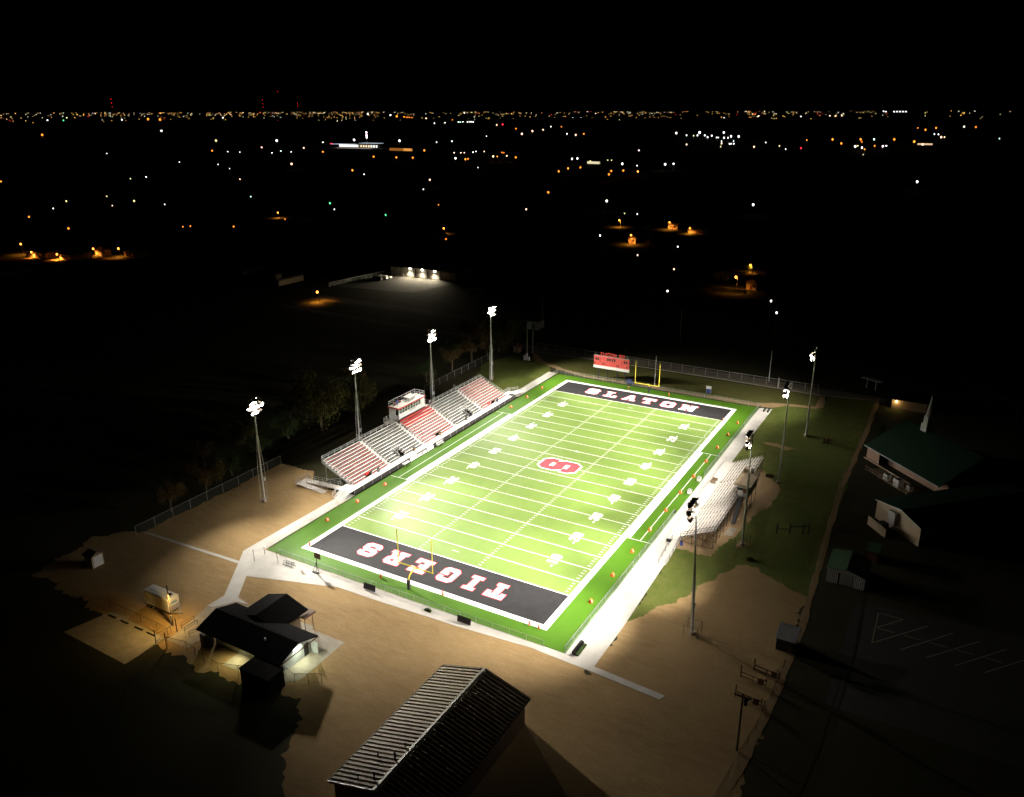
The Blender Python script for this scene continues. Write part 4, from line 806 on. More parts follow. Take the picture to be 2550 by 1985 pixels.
# litter barrels and bags along the front walk of the home stand
def barrel(y, x, m, lab, lid=True):
    t = thing('litter_barrel', lab, 'litter bin', (x, y, Z0), group='litter barrels on the home stand front rows')
    part('drum', B().lathe((x, y, Z0), (0, 0, 1), [(0, .27), (.05, .29), (.4, .30), (.42, .31), (.44, .30), (.82, .29), (.85, .30)], 12), m, t); part('rim', B().lathe((x, y, Z0 + .84), (0, 0, 1), [(0, .31), (.04, .32), (.06, .26)], 12), m_dark, t)
m_brown = mat('brown_barrel', (.16, .10, .045), rough=.6, var=.2)
barrel(-24.3, -32.55, mat('grey_barrel', (.10, .115, .115), rough=.5, var=.2), 'dark grey litter barrel before the near red section'); barrel(-11.1, -32.55, m_brown, 'brown litter barrel before the near bare section'); barrel(-.3, -32.5, mat('tan_barrel', (.3, .22, .1), rough=.6, var=.2), 'tan litter barrel before the middle red section'); barrel(27.3, -32.5, mat('blue_barrel', (.05, .08, .10), rough=.5, var=.2), 'bluish litter barrel before the far red section'); barrel(11.6, -32.5, mat('olive_barrel', (.1, .1, .06), rough=.5, var=.2), 'olive litter barrel before the far bare section')
for y, lab in ((-27.4, 'bright red cushion bag on the near red section'), (23.8, 'bright red cushion bag on the far red section')):
    t = thing('cushion_bag', lab, 'bag', (-33.2, y, 1.46), group='red cushion bags on the seats'); part('bag', B().hull([(-33.45, y - .5, 1.47), (-32.95, y - .5, 1.47), (-32.95, y + .5, 1.47), (-33.45, y + .5, 1.47)], [(-33.4, y - .4, 1.95), (-33.05, y - .4, 1.9), (-33.05, y + .4, 1.95), (-33.4, y + .4, 2.0)]), mat('bag_red', (.6, .03, .02), rough=.5, var=.1), t); part('handle', B().bar((-33.2, y - .2, 1.93), (-33.2, y + .2, 2.08), .02, 4), m_dark, t)
# visitor side bits
for x, y, lab in ((29.9, 8.0, 'white equipment box at the visitor fence, past midfield'), (30.0, 1.0, 'pale clear equipment box on the visitor side turf at midfield')):
    t = thing('equipment_box', lab, 'box', (x, y, TZ), group='pale boxes on the visitor sideline'); part('box', B().box(x - .35, y - .6, TZ, x + .35, y + .6, TZ + .65), m_board, t); part('lid', B().box(x - .4, y - .65, TZ + .655, x + .4, y + .65, TZ + .72), m_galv, t)
t = thing('speaker_box', 'small black box at the visitor fence, near half', 'box', (30.1, -8.9, TZ)); part('box', B().box(29.9, -9.3, TZ, 30.25, -8.5, TZ + .45), m_dark, t); part('grille', B().box(29.88, -9.2, TZ + .06, 29.9, -8.6, TZ + .4), m_galv, t)
t = thing('stair_box', 'brown stair opening box on the visitor stand front walk', 'box', (33.3, 7.2, .78)); part('frame', B().box(32.8, 6.4, .78, 33.9, 6.5, 1.5).box(32.8, 8.0, .78, 33.9, 8.1, 1.5), m_beam, t); part('panel', B().box(32.85, 6.5, .78, 32.92, 8.0, 1.4), m_beam, t)
t = thing('litter_barrel', 'blue litter barrel by the near end of the visitor stand', 'litter bin', (35.4, -20.6, 0)); part('drum', B().lathe((35.4, -20.6, 0), (0, 0, 1), [(0, .28), (.4, .3), (.42, .31), (.44, .3), (.85, .29)], 12), m_blue, t); part('rim', B().lathe((35.4, -20.6, .85), (0, 0, 1), [(0, .3), (.05, .31), (.06, .25)], 12), m_dark, t)
t = thing('loudspeaker', 'white horn loudspeaker on the top row of the visitor stand', 'loudspeaker', (40.6, -3.4, 3.6)); part('horn', B().lathe((40.7, -3.6, 4.0), (-1, -.2, 0), [(-.1, .08), (.1, .1), (.4, .32)], 10), m_board, t); part('stand', B().bar((40.7, -3.6, 3.55), (40.7, -3.6, 4.0), .03, 5), m_dark, t)
for x, y, lab in ((32.2, 58.6, 'low green topped bench at the far end of the visitor walk, left one'), (33.3, 58.4, 'low green topped bench at the far end of the visitor walk, right one')):
    t = thing('bench', lab, 'bench', (x, y, .05), group='benches at the far end of the visitor walk'); part('seat', B().box(x - .22, y - 1.0, .42, x + .22, y + 1.0, .48), m_green_roof, t)
    for yy in (-.8, .8): part('leg', B().box(x - .18, y + yy - .05, .05, x + .18, y + yy + .05, .42), m_dark, t)
for x, y, w, lab in ((47.9, -19.6, .6, 'dark low shrub at the edge of the bare dirt patch'), (42.9, 17.5, .9, 'dark weedy mound behind the far end of the visitor stand')):
    bb = B()
    for k in range(160):
        a = RND.random() * 6.28; r = w * math.sqrt(RND.random()); z = RND.random() * .5 * (1 - .5 * r / w); c = Vector((x + r * math.cos(a), y + r * math.sin(a), z)); u = Vector((RND.uniform(-1, 1), RND.uniform(-1, 1), RND.uniform(-.3, 1))).normalized() * .13; v = u.orthogonal().normalized() * .08
        bb.poly([c - u - v, c + u - v, c + u + v, c - u + v])
    t = thing('shrub', lab, 'shrub', (x, y, 0)); part('foliage', bb, m_leaf[0], t)
pg = thing('climbing_frame', 'dark wooden play frame standing on the visitor side grass', 'play frame', (52, -6, 0))
for dx, dy in ((-2.2, -1.4), (0, -.5), (2.2, .6), (3.1, 1.4)): part('post', B().box(52 + dx - .12, -6 + dy - .12, 0, 52 + dx + .12, -6 + dy + .12, 2.2), m_dark, pg)
part('beam', B().beam((49.8, -7.4, 1.1), (52, -6.5, 1.1), .15, .2), m_beam, pg); part('beam', B().beam((52, -6.5, 1.6), (55.1, -4.6, 1.6), .15, .2), m_dark, pg)
bl = thing('blocking_sled', 'small red padded training sled on the grass by the farthest visitor flood pole', 'training sled', (50.4, 43, 0)); part('pad', B().box(49.7, 42.6, .35, 50.2, 43.0, 1.5), m_rust, bl); part('pad', B().box(50.6, 43.0, .35, 51.1, 43.4, 1.5), m_rust, bl); part('frame', B().bar((49.2, 42.6, .1), (51.8, 43.9, .1), .05, 5).bar((49.9, 42.9, .1), (49.9, 42.9, 1.2), .05, 5).bar((50.8, 43.3, .1), (50.8, 43.3, 1.2), .05, 5), m_dark, bl)
# ------------------------------------------------------------------ big ribbed shed in the foreground
m_rib = mat('ribbed_roof_sheet', (.50, .43, .29), rough=.6, var=.18, scale=.7, spec=.3)
bn = thing('metal_barn', 'long metal barn with a ribbed tan roof at the bottom of the view', 'barn', (26, -86.5, 0))
X0, X1, XR, Y0, Y1, ZE, ZR = 19.1, 32.7, 25.95, -98.2, -74.9, 4.0, 6.0
part('wall', B().box(X0 + .5, Y0 + .4, 0, X0 + .65, Y1 - .4, ZE), m_beam, bn); part('wall', B().box(X1 - .65, Y0 + .4, 0, X1 - .5, Y1 - .4, ZE), m_beam, bn)
for y in (Y0 + .4, Y1 - .55): part('gable_wall', B().add([(X0 + .65, y, 0), (X1 - .65, y, 0), (X1 - .65, y, ZE), (XR, y, ZR - .1), (X0 + .65, y, ZE), (X0 + .65, y + .15, 0), (X1 - .65, y + .15, 0), (X1 - .65, y + .15, ZE), (XR, y + .15, ZR - .1), (X0 + .65, y + .15, ZE)], [(0, 1, 2, 3, 4), (9, 8, 7, 6, 5), (0, 5, 6, 1), (1, 6, 7, 2), (2, 7, 8, 3), (3, 8, 9, 4), (4, 9, 5, 0)]), m_beam, bn)
NP = 36; pw = (Y1 - Y0) / NP
def slope_mesh(xe, nm):
    """One roof sheet: flat pan with a raised rib along its far edge."""
    d = Vector((XR - xe, 0, ZR - ZE)); nrm = Vector((-d.z, 0, d.x)).normalized()
    if nrm.z < 0: nrm = -nrm
    b = B(); e = Vector((xe, 0, ZE)); r = Vector((XR, 0, ZR)); o = Vector((bn.location.x, 0, 0))
    def q(p, y, h): v = p + nrm * h - o; return (v.x, y, v.z)
    prof = [(0, 0), (pw * .68, 0), (pw * .72, .13), (pw * .94, .13), (pw * .985, 0)]
    vs = [q(e, y, h) for y, h in prof] + [q(r, y, h) for y, h in prof]
    b.add(vs, [(i, i + 1, 6 + i, 5 + i) if xe < XR else (5 + i, 6 + i, i + 1, i) for i in range(4)])
    return b.mesh(nm, m_rib)
ml, mr = slope_mesh(X0, 'roof_sheet'), slope_mesh(X1, 'roof_sheet')
for k in range(NP):
    for me in (ml, mr): piece('roof_sheet', me, bn, (0, Y0 + k * pw + 86.5, 0))
part('ridge_cap', B().add([(XR - .38, Y0 - .1, ZR + .06), (XR, Y0 - .1, ZR + .2), (XR + .38, Y0 - .1, ZR + .06), (XR - .38, Y1 + .1, ZR + .06), (XR, Y1 + .1, ZR + .2), (XR + .38, Y1 + .1, ZR + .06)], [(0, 1, 4, 3), (1, 2, 5, 4)]), mat('ridge_metal', (.46, .42, .32), rough=.5, var=.1), bn)
part('gutter', B().bar((X0 - .08, Y0, ZE - .05), (X0 - .08, Y1, ZE - .05), .1, 6), m_dark, bn); part('gutter', B().bar((X1 + .08, Y0, ZE - .05), (X1 + .08, Y1, ZE - .05), .1, 6), m_dark, bn)
part('rake_trim', B().beam((X0, Y1 + .06, ZE), (XR, Y1 + .06, ZR), .08, .26), m_dark, bn); part('rake_trim', B().beam((X1, Y1 + .06, ZE), (XR, Y1 + .06, ZR), .08, .26), m_dark, bn)
part('rake_trim', B().beam((X0, Y0 - .06, ZE), (XR, Y0 - .06, ZR), .1, .3), m_galv, bn)
for x, y, h in ((22.6, -93.4, .55), (24.9, -91.2, .6), (25.0, -93.3, 1.0), (22.6, -97.0, .5), (24.6, -96.6, .9)):
    z = ZE + (x - X0) / (XR - X0) * (ZR - ZE); part('vent_pipe', B().bar((x, y, z - .1), (x, y, z + h), .06 if h < .8 else .1, 6).lathe((x, y, z + h), (0, 0, 1), [(-.05, .12), (.05, .14), (.12, .03)], 6), m_dark, bn)

# ------------------------------------------------------------------ black roofed building near the left corner
bd = thing('concession_building', 'black roofed building with pale lit walls near the left corner', 'building', (-10, -81, 0))
m_wall = mat('pale_block_wall', (.50, .53, .51), rough=.8, var=.06)
part('wall', B().box(-16.8, -83.4, 0, -2.8, -78.0, 2.95), m_wall, bd); part('wall', B().box(-15.4, -77.99, 0, -8.2, -74.2, 2.95), m_beam, bd)
rf = B()
def gable(b, x0, x1, y0, y1, ze, zr, along):
    if along == 'x':
        ym = (y0 + y1) / 2; vs = [(x0, y0, ze), (x1, y0, ze), (x1, ym, zr), (x0, ym, zr), (x0, y1, ze), (x1, y1, ze)]
        low = [(x, y, z - .18) for x, y, z in vs]; return b.add(vs + low, [(0, 1, 2, 3), (3, 2, 5, 4), (7, 6, 9, 8), (8, 9, 10, 11), (0, 6, 7, 1), (4, 5, 11, 10), (0, 3, 9, 6), (3, 4, 10, 9), (1, 7, 8, 2), (2, 8, 11, 5)])
    xm = (x0 + x1) / 2; vs = [(x0, y0, ze), (x0, y1, ze), (xm, y1, zr), (xm, y0, zr), (x1, y0, ze), (x1, y1, ze)]
    low = [(x, y, z - .18) for x, y, z in vs]; return b.add(vs + low, [(3, 2, 1, 0), (4, 5, 2, 3), (6, 7, 8, 9), (9, 8, 11, 10), (1, 7, 6, 0), (10, 11, 5, 4), (6, 9, 3, 0), (9, 10, 4, 3), (2, 8, 7, 1), (5, 11, 8, 2)])
part('roof', gable(B(), -18.5, -1.5, -85.2, -77.4, 3.1, 4.4, 'x'), m_roofblk, bd)
part('roof', gable(B(), -15.9, -7.4, -79.8, -73.2, 3.15, 4.6, 'y'), m_roofblk, bd)
part('porch_roof', B().box(-6.2, -88.3, 2.75, -.6, -85.25, 2.95), m_roofblk, bd)
for x, y in ((-6.0, -88.1), (-.8, -88.1)): part('porch_post', B().box(x - .1, y - .1, 0, x + .1, y + .1, 2.75), m_roofblk, bd)
part('porch_wall', B().box(-6.1, -88.2, 0, -.75, -88.1, 2.74), m_roofblk, bd); part('porch_wall', B().box(-.85, -88.0, 0, -.7, -85.3, 2.74), m_roofblk, bd)
part('canopy', B().box(-11.0, -75.0, 2.62, -6.55, -72.5, 2.74), m_beam, bd); part('canopy_edge', B().box(-6.55, -75.0, 2.5, -6.47, -72.5, 2.8), m_rust, bd)
for x, y in ((-6.7, -73.1), (-6.7, -74.8)): part('canopy_post', B().bar((x, y, 0), (x, y, 2.62), .06, 6), m_rust, bd)
part('fascia', B().box(-1.52, -85.2, 2.9, -1.42, -77.4, 3.05), m_rust, bd)
fx = part('wall_lamp', B().box(-2.79, -81.2, 2.35, -2.66, -79.8, 2.52), glow('tube_light', (.95, 1.0, .86), 14.0), bd)
part('door', B().box(-2.79, -79.2, 0, -2.75, -78.3, 2.1), m_dark, bd); part('screen_wall', B().box(-2.75, -77.75, 0, -1.5, -77.65, 2.0), m_wall, bd)
lamp('tube_glow', 'AREA', (-2.5, -80.5, 2.4), 230, (.93, 1.0, .74), bd, (-1.0, -80.5, 0), radius=.1).data.size = 1.2
lamp('eave_glow', 'SPOT', (-10.6, -83.75, 2.75), 1100, (1.0, .93, .50), bd, (-10.8, -87.6, 0), 140, 1.0, .1)
part('eave_lamp', B().box(-11.0, -83.62, 2.6, -10.2, -83.45, 2.72), glow('eave_tube', (.95, .95, .6), 6.0), bd)
t = part('roof_vent', B().bar((-6.8, -82.4, 3.5), (-6.8, -82.4, 4.0), .3, 10).bar((-6.8, -82.4, 4.0), (-6.4, -82.9, 3.85), .12, 6), m_galv, bd)
part('corner_unit', B().box(-18.2, -85.0, 0, -17.2, -83.3, 2.2), m_dark, bd)
# trailer
tr = thing('cargo_trailer', 'white twin axle box trailer with a blue dome mark, parked under the orange lamp', 'trailer', (-31.8, -81, 0))
part('body', B().box(-34.9, -82.1, .55, -28.9, -80.0, 2.7), m_wht, tr)
part('roof', B().hull([(-34.95, -82.15, 2.7), (-28.85, -82.15, 2.7), (-28.85, -79.95, 2.7), (-34.95, -79.95, 2.7)], [(-34.8, -81.9, 2.86), (-29, -81.9, 2.86), (-29, -80.2, 2.86), (-34.8, -80.2, 2.86)]), m_wht, tr)
for k in range(18): part('roof_rib', B().box(-34.6 + k * .31, -82.0, 2.79, -34.52 + k * .31, -81.1, 2.885), m_galv, tr)
for k in range(1, 8): part('side_seam', B().box(-34.9 + k * .75, -82.125, .6, -34.87 + k * .75, -82.1, 2.65), m_galv, tr)
m_mark = mat('trailer_mark_blue', (.03, .20, .30), rough=.4, var=.1)
def dome(r, x):
    b = B(); b.poly([(x, -81.05 + r * math.cos(a), 1.75 + r * .62 * math.sin(a)) for a in [k * math.pi / 14 for k in range(15)]]); return b
part('mark', dome(.72, -28.888), m_mark, tr); part('mark_band', dome(.55, -28.884), m_wht, tr); part('mark_core', dome(.44, -28.88), m_mark, tr)
part('stone_guard', B().box(-28.9, -82.05, .6, -28.87, -80.05, 1.5), m_galv, tr)
for x in (-33.4, -32.5):
    for y in (-82.15, -79.95):
        w = part('wheel', B().bar((x, y - .1, .36), (x, y + .1, .36), .36, 12), m_tyre, tr); part('hub', B().bar((x, y - .125, .36), (x, y + .125, .36), .17, 10), m_wht, w)
part('mudguard', B().box(-34.0, -82.3, .78, -31.9, -82.1, .84), m_wht, tr)
part('chassis', B().box(-34.8, -81.9, .42, -28.9, -80.2, .55), m_dark, tr)
part('drawbar', B().beam((-28.9, -81.8, .5), (-27.3, -81.05, .5), .1, .12).beam((-28.9, -80.3, .5), (-27.3, -81.05, .5), .1, .12), m_galv, tr); part('jack', B().bar((-27.6, -81.05, .1), (-27.6, -81.05, 1.0), .05, 6), m_galv, tr)
# orange lamp on its pole by the gate
m_sod = glow('sodium_lamp', (1.0, .50, .13), 30.0)
lp = thing('yard_lamp', 'dark pole with an orange yard lamp beside the trailer', 'street lamp', (-26.2, -83.6, 0)); part('pole', B().bar((-26.2, -83.6, 0), (-26.2, -83.6, 7.4), .11, 8, .08), m_beam, lp); part('arm', B().bar((-26.2, -83.6, 6.0), (-25.2, -83.9, 6.3), .04, 6), m_dark, lp)
part('lamp_shade', B().lathe((-25.2, -83.9, 6.36), (0, 0, -1), [(-.1, .08), (.05, .14), (.12, .3), (.16, .3)], 10), m_dark, lp); part('lamp_head', B().lathe((-25.2, -83.9, 6.2), (0, 0, -1), [(0, .16), (.08, .13), (.12, .04)], 8), m_sod, lp); part('meter_box', B().box(-26.35, -83.8, 1.2, -26.05, -83.65, 1.9), m_galv, lp)
lamp('orange_light', 'SPOT', (-25.2, -83.9, 5.95), 2300, (1.0, .62, .17), lp, (-27.2, -85.2, 0), 150, 1.0, .1)
for x, lab in ((-36.5, 'first from the left'), (-33.5, 'second from the left'), (-30.1, 'third from the left'), (-27.2, 'nearest the orange lamp')):
    single('wheel_stop', B().hull([(x - 1, -86.95, .03), (x + .8, -86.95, .03), (x + .8, -86.7, .03), (x - 1, -86.7, .03)], [(x - 1, -86.9, .2), (x + .8, -86.9, .2), (x + .8, -86.75, .2), (x - 1, -86.75, .2)]), m_dark, 'dark wheel stop on the lamplit pad, ' + lab, 'wheel stop', (x, -86.8, 0), 'wheel stops on the parking pad')
sh = thing('storage_shed', 'small shed with a pale panelled door on the dark left edge of the yard', 'shed', (-53, -78.3, 0))
part('wall', B().box(-54.4, -79.4, 0, -52.4, -77.2, 2.3), m_stucco, sh); part('door', B().box(-52.4, -79.15, .05, -52.34, -77.4, 2.1), m_wht, sh)
for k in range(8): part('door_panel', B().box(-52.34, -79.1 + k * .21, .1, -52.31, -78.95 + k * .21, 1.7), m_wht, sh)
part('roof', B().hull([(-54.7, -79.7, 2.3), (-52.15, -79.7, 2.3), (-52.15, -76.9, 2.3), (-54.7, -76.9, 2.3)], [(-54.6, -78.4, 2.9), (-52.2, -78.4, 2.9), (-52.2, -78.2, 2.9), (-54.6, -78.2, 2.9)]), m_beam, sh)

# ------------------------------------------------------------------ church with its steeple, hall and yard (turned 45 degrees)
R45 = -math.pi / 4                                       # local x runs along the eave, local y up the roof
ch = thing('church', 'green roofed church with a slim white steeple right of the field', 'church', (59.5, 38.9, 0), R45)
def lp_(n, b, m, parent=ch): return part(n, b, m, parent, world=False)
lp_('roof', B().add([(-.3, 0, 3.0), (22.6, 0, 3.0), (22.6, 10.4, 8.3), (-.3, 10.4, 8.3), (-.3, 20.8, 3.0), (22.6, 20.8, 3.0), (-.3, 0, 2.8), (22.6, 0, 2.8), (22.6, 10.4, 8.1), (-.3, 10.4, 8.1), (-.3, 20.8, 2.8), (22.6, 20.8, 2.8)], [(0, 1, 2, 3), (3, 2, 5, 4), (7, 6, 9, 8), (8, 9, 10, 11), (0, 6, 7, 1), (4, 5, 11, 10), (6, 0, 3, 9), (9, 3, 4, 10), (1, 7, 8, 2), (2, 8, 11, 5)]), m_green_roof)
lp_('eave_trim', B().box(-.32, -.12, 2.78, 22.62, -.02, 3.06), m_galv)
lp_('wall', B().box(.2, .5, 0, 4.2, .75, 2.8), m_brick); lp_('wall', B().box(4.2, 2.6, 0, 22.4, 2.85, 2.8), m_brick)
lp_('wall', B().add([(.2, .76, 0), (.2, 20.4, 0), (.2, 20.4, 2.8), (.2, 10.4, 7.9), (.2, .76, 2.8), (.45, .76, 0), (.45, 20.4, 0), (.45, 20.4, 2.8), (.45, 10.4, 7.9), (.45, .76, 2.8)], [(0, 1, 2, 3, 4), (9, 8, 7, 6, 5), (0, 5, 6, 1), (1, 6, 7, 2), (2, 7, 8, 3), (3, 8, 9, 4), (4, 9, 5, 0)]), m_brick)
lp_('wall', B().box(.5, 20.2, 0, 22.4, 20.4, 2.8), m_brick)
lp_('curb', B().box(.2, -.2, 0, 15.5, .0, .25), m_stucco)
st = lp_('steeple', B().box(5.2, 9.5, 7.6, 6.9, 11.2, 9.6).box(5.45, 9.75, 9.6, 6.65, 10.95, 11.4), m_wht)
part('spire', B().lathe((6.05, 10.35, 11.4), (0, 0, 1), [(0, .72), (.3, .62), (5.0, .04)], 8), m_wht, st, world=False)
part('louver', B().box(5.42, 10.0, 10.0, 5.449, 10.7, 11.0).box(5.7, 9.72, 10.0, 6.4, 9.749, 11.0), m_galv, st, world=False)
yd = thing('yard_fence', 'low wooden fence round the air conditioner yard of the church', 'fence', (60.8, 31.5, 0), R45)
part('rail', B().beam((0, 0, 1.0), (12.8, 0, 1.0), .06, .1), m_beam, yd, world=False); part('rail', B().beam((0, 0, .4), (12.8, 0, .4), .06, .1), m_beam, yd, world=False)
for k in range(7): part('post', B().box(k * 2.13 - .05, -.05, 0, k * 2.13 + .05, .05, 1.15), m_beam, yd, world=False)
struct('yard_slab', B().prism([(60.9, 31.7), (69.9, 22.7), (72.6, 25.6), (63.6, 34.6)], -.05, .05), mat('brown_slab', (.13, .085, .045), rough=.9, var=.2), 'brown yard slab beside the church')
for (x, y, s), lab in zip(((65.5, 28.3, .62), (67.9, 26.0, .8), (70.2, 24.9, .5)), ('left of three air conditioner units beside the church', 'middle and largest of three air conditioner units beside the church', 'right and smallest of three air conditioner units beside the church')):
    t = thing('air_conditioner', lab, 'air conditioner', (x, y, .05), R45, 'air conditioner units beside the church')
    part('cabinet', B().box(-s, -s, 0, s, s, 1.7 * s + .3), m_board, t, world=False)
    for k in range(5): part('grille_bar', B().box(-s * .85, -s - .03, .2 + k * .3 * s, s * .85, -s, .2 + k * .3 * s + .07), m_galv, t, world=False)
    part('fan_ring', B().lathe((0, 0, 1.7 * s + .3), (0, 0, 1), [(0, s * .8), (.05, s * .8), (.06, s * .2)], 12), m_dark, t, world=False)
hl = thing('church_hall', 'tan walled church hall with a low green roof', 'hall', (65.3, 8.6, 0), R45)
L = 11.8
part('wall', B().add([(0, 0, 0), (L, 0, 0), (L, 0, 3.9), (L * .56, 0, 5.0), (0, 0, 3.9), (0, .3, 0), (L, .3, 0), (L, .3, 3.9), (L * .56, .3, 5.0), (0, .3, 3.9)], [(0, 1, 2, 3, 4), (9, 8, 7, 6, 5), (0, 5, 6, 1), (1, 6, 7, 2), (2, 7, 8, 3), (3, 8, 9, 4), (4, 9, 5, 0)]), m_stucco, hl, world=False)
part('wall', B().box(0, .31, 0, .25, 30, 3.9), m_stucco, hl, world=False); part('wall', B().box(L - .25, .31, 0, L, 30, 3.9), m_stucco, hl, world=False); part('wall', B().box(.26, 29.7, 0, L - .26, 30, 3.9), m_stucco, hl, world=False)
part('roof', B().add([(-.3, -.3, 3.85), (L * .56, -.3, 5.05), (L * .56, 30.3, 5.05), (-.3, 30.3, 3.85), (L + .3, -.3, 3.85), (L + .3, 30.3, 3.85)], [(0, 1, 2, 3), (1, 4, 5, 2)]), m_green_roof, hl, world=False)
part('rake_trim', B().beam((-.3, -.36, 3.85), (L * .56, -.36, 5.05), .1, .16).beam((L * .56, -.36, 5.05), (L + .3, -.36, 3.85), .1, .16), m_board, hl, world=False)
part('duct', B().box(4.2, -.9, 1.4, 6.0, -.02, 4.0), m_galv, hl, world=False); part('duct', B().box(3.4, -2.4, 0, 5.0, -.95, 1.3), m_dark, hl, world=False); part('wall_lamp', B().box(L * .5, -.2, 4.5, L * .5 + .3, -.02, 4.7), m_board, hl, world=False)
sc_ = thing('screen_fence', 'pale slatted screen fence before the church hall', 'fence', (64.4, 4.7, 0), math.atan2(-4.3, 3.6))
for k in range(13): part('slat', B().box(k * .43, -.03, .15, k * .43 + .38, .03, 2.0), m_stucco, sc_, world=False)
part('rail', B().box(-.02, .031, .5, 5.6, .09, .6).box(-.02, .031, 1.6, 5.6, .09, 1.7), m_beam, sc_, world=False)
ms = thing('metal_shed', 'metal shed with white ribbed front and dull green roof beside the lane', 'shed', (64, -17, 0))
part('roof', B().add([(60.6, -20.4, 2.75), (63.8, -20.4, 3.25), (63.8, -13.2, 3.25), (60.6, -13.2, 2.75), (67.1, -20.4, 2.2), (67.1, -13.2, 2.2)], [(0, 1, 2, 3), (1, 4, 5, 2)]), mat('pale_green_roof', (.05, .11, .05), rough=.6, var=.15), ms)
part('wall', B().box(60.8, -20.0, 0, 60.9, -13.4, 2.7), m_galv, ms); part('wall', B().box(66.8, -20.0, 0, 66.9, -13.4, 2.2), m_galv, ms); part('wall', B().box(60.95, -13.5, 0, 66.75, -13.4, 2.3), m_galv, ms)
part('front_wall', B().add([(60.85, -20.0, 0), (66.85, -20.0, 0), (66.85, -20.0, 2.15), (63.8, -20.0, 3.15), (60.85, -20.0, 2.65)], [(0, 1, 2, 3, 4)]), m_beam, ms)
for k in range(20):
    x = 60.9 + k * .3; ht = 2.62 + (x - 60.85) * .16 if x < 63.8 else 3.1 - (x - 63.8) * .32
    if 62.4 < x < 64.95: part('front_rib', B().box(x, -20.09, 2.25, x + .17, -20.0, ht), m_board, ms)
    else: part('front_rib', B().box(x, -20.09, 0, x + .17, -20.0, ht), m_board, ms)
part('door', B().box(62.9, -20.08, .05, 64.9, -20.0, 2.2), m_galv, ms); part('doorway', B().box(62.42, -20.03, .05, 62.85, -20.0, 2.2), m_dark, ms)
gs = thing('garden_shed', 'small dark shed with a green roof between the hall and the metal shed', 'shed', (66.9, -8, 0)); part('roof', B().box(65.8, -9.8, 2.1, 67.9, -6.3, 2.2), mat('mid_green_roof', (.045, .13, .05), rough=.6, var=.15), gs); part('wall', B().box(66, -9.6, 0, 67.7, -6.5, 2.1), m_rust, gs)
ht = thing('metal_hut', 'small hut with a ribbed white roof on the lane by the bare dirt', 'hut', (58.7, -41.7, 0))
part('wall', B().box(57.4, -43.2, 0, 60.0, -40, 2.2), m_dark, ht)
for k in range(10): part('roof_sheet', B().add([(57.15 + k * .31, -43.6, 2.25), (57.15 + k * .31 + .22, -43.6, 2.25), (57.15 + k * .31 + .22, -39.7, 2.6), (57.15 + k * .31, -39.7, 2.6), (57.15 + k * .31 + .31, -43.6, 2.16), (57.15 + k * .31 + .31, -39.7, 2.51)], [(0, 1, 2, 3), (1, 4, 5, 2)]), m_galv, ht)
# dark equipment near the lower right
for (x, y), lab in (((57.8, -49.6), 'dark pipe frame on the dirt, nearest the metal hut'), ((56.5, -52), 'dark pipe frame on the dirt, middle of three'), ((56.9, -56.4), 'dark pipe frame on the dirt, farthest from the metal hut')):
    t = thing('equipment_stand', lab, 'equipment stand', (x, y, 0), group='dark pipe frames on the dirt'); part('rail', B().bar((x - 2, y, .9), (x + 1.6, y - .4, .9), .06, 5).bar((x - 2, y, .3), (x + 1.6, y - .4, .3), .05, 5), m_dark, t)
    for dx, h in ((-2, 2.0), (-.2, .9), (1.6, 1.4)): part('post', B().bar((x + dx, y - .2 * (dx + 2) / 2, 0), (x + dx, y - .2 * (dx + 2) / 2, h), .07, 5), m_dark, t)
    part('panel', B().box(x + .5, y - .6, .2, x + 1.3, y - .5, 1.2), m_beam, t)
t = thing('utility_pole', 'dark utility pole in the lower right corner', 'utility pole', (57.7, -66.2, 0)); part('pole', B().bar((57.7, -66.2, 0), (57.7, -66.2, 8.8), .15, 8, .11), m_trunk, t); part('crossarm', B().box(56.6, -66.3, 8.3, 58.8, -66.18, 8.45), m_trunk, t); part('transformer', B().lathe((58.1, -66.2, 7.2), (0, 0, 1), [(0, .22), (.9, .22), (.95, .1)], 8), m_dark, t)
for x, y, h, lab in ((-48.5, 73.7, 8.6, 'tall bare pole by the utility cabinets, left one'), (-47.7, 76.2, 9.2, 'tall bare pole by the utility cabinets, right one'), (27.5, 84.3, 9.6, 'tall dim pole beside the gravel track beyond the far end'), (31.2, 79.4, 3.2, 'short pale pole beside the footpath beyond the far end'), (-11, 118, 10, 'faint tall pole out in the dark behind the scoreboard'), (-60.2, 107, 11, 'thin pole with a small lantern behind the white building')):
    t = thing('utility_pole', lab, 'utility pole', (x, y, 0), group='bare poles beyond the far end'); part('pole', B().bar((x, y, 0), (x, y, h), .16, 6, .11), m_pole, t); part('crossarm', B().box(x - .9, y - .06, h - .5, x + .9, y + .06, h - .38), m_trunk, t)
for x, y, h, lab in ((-45.6, 66.7, 1.5, 'left of three grey utility cabinets in the far left grass'), (-44.9, 66.9, 2.2, 'tallest of three grey utility cabinets in the far left grass'), (-44.1, 66.8, 1.1, 'right of three grey utility cabinets in the far left grass')):
    t = thing('utility_cabinet', lab, 'cabinet', (x, y, 0), group='grey utility cabinets'); part('case', B().box(x - .28, y - .25, .5, x + .28, y + .25, h + .5), m_board, t); part('door', B().box(x - .22, y - .28, .6, x + .22, y - .25, h + .4), m_galv, t); part('post', B().box(x - .06, y - .06, 0, x + .06, y + .06, .5), m_dark, t)
t = thing('brown_hut', 'small brown hut under the trees by the utility cabinets', 'hut', (-52.6, 74.8, 0)); part('wall', B().box(-53.6, 73.6, 0, -51.8, 75.8, 1.9), m_beam, t); part('roof', gable(B(), -53.8, -51.6, 73.4, 76, 1.9, 2.7, 'y'), m_rust, t)
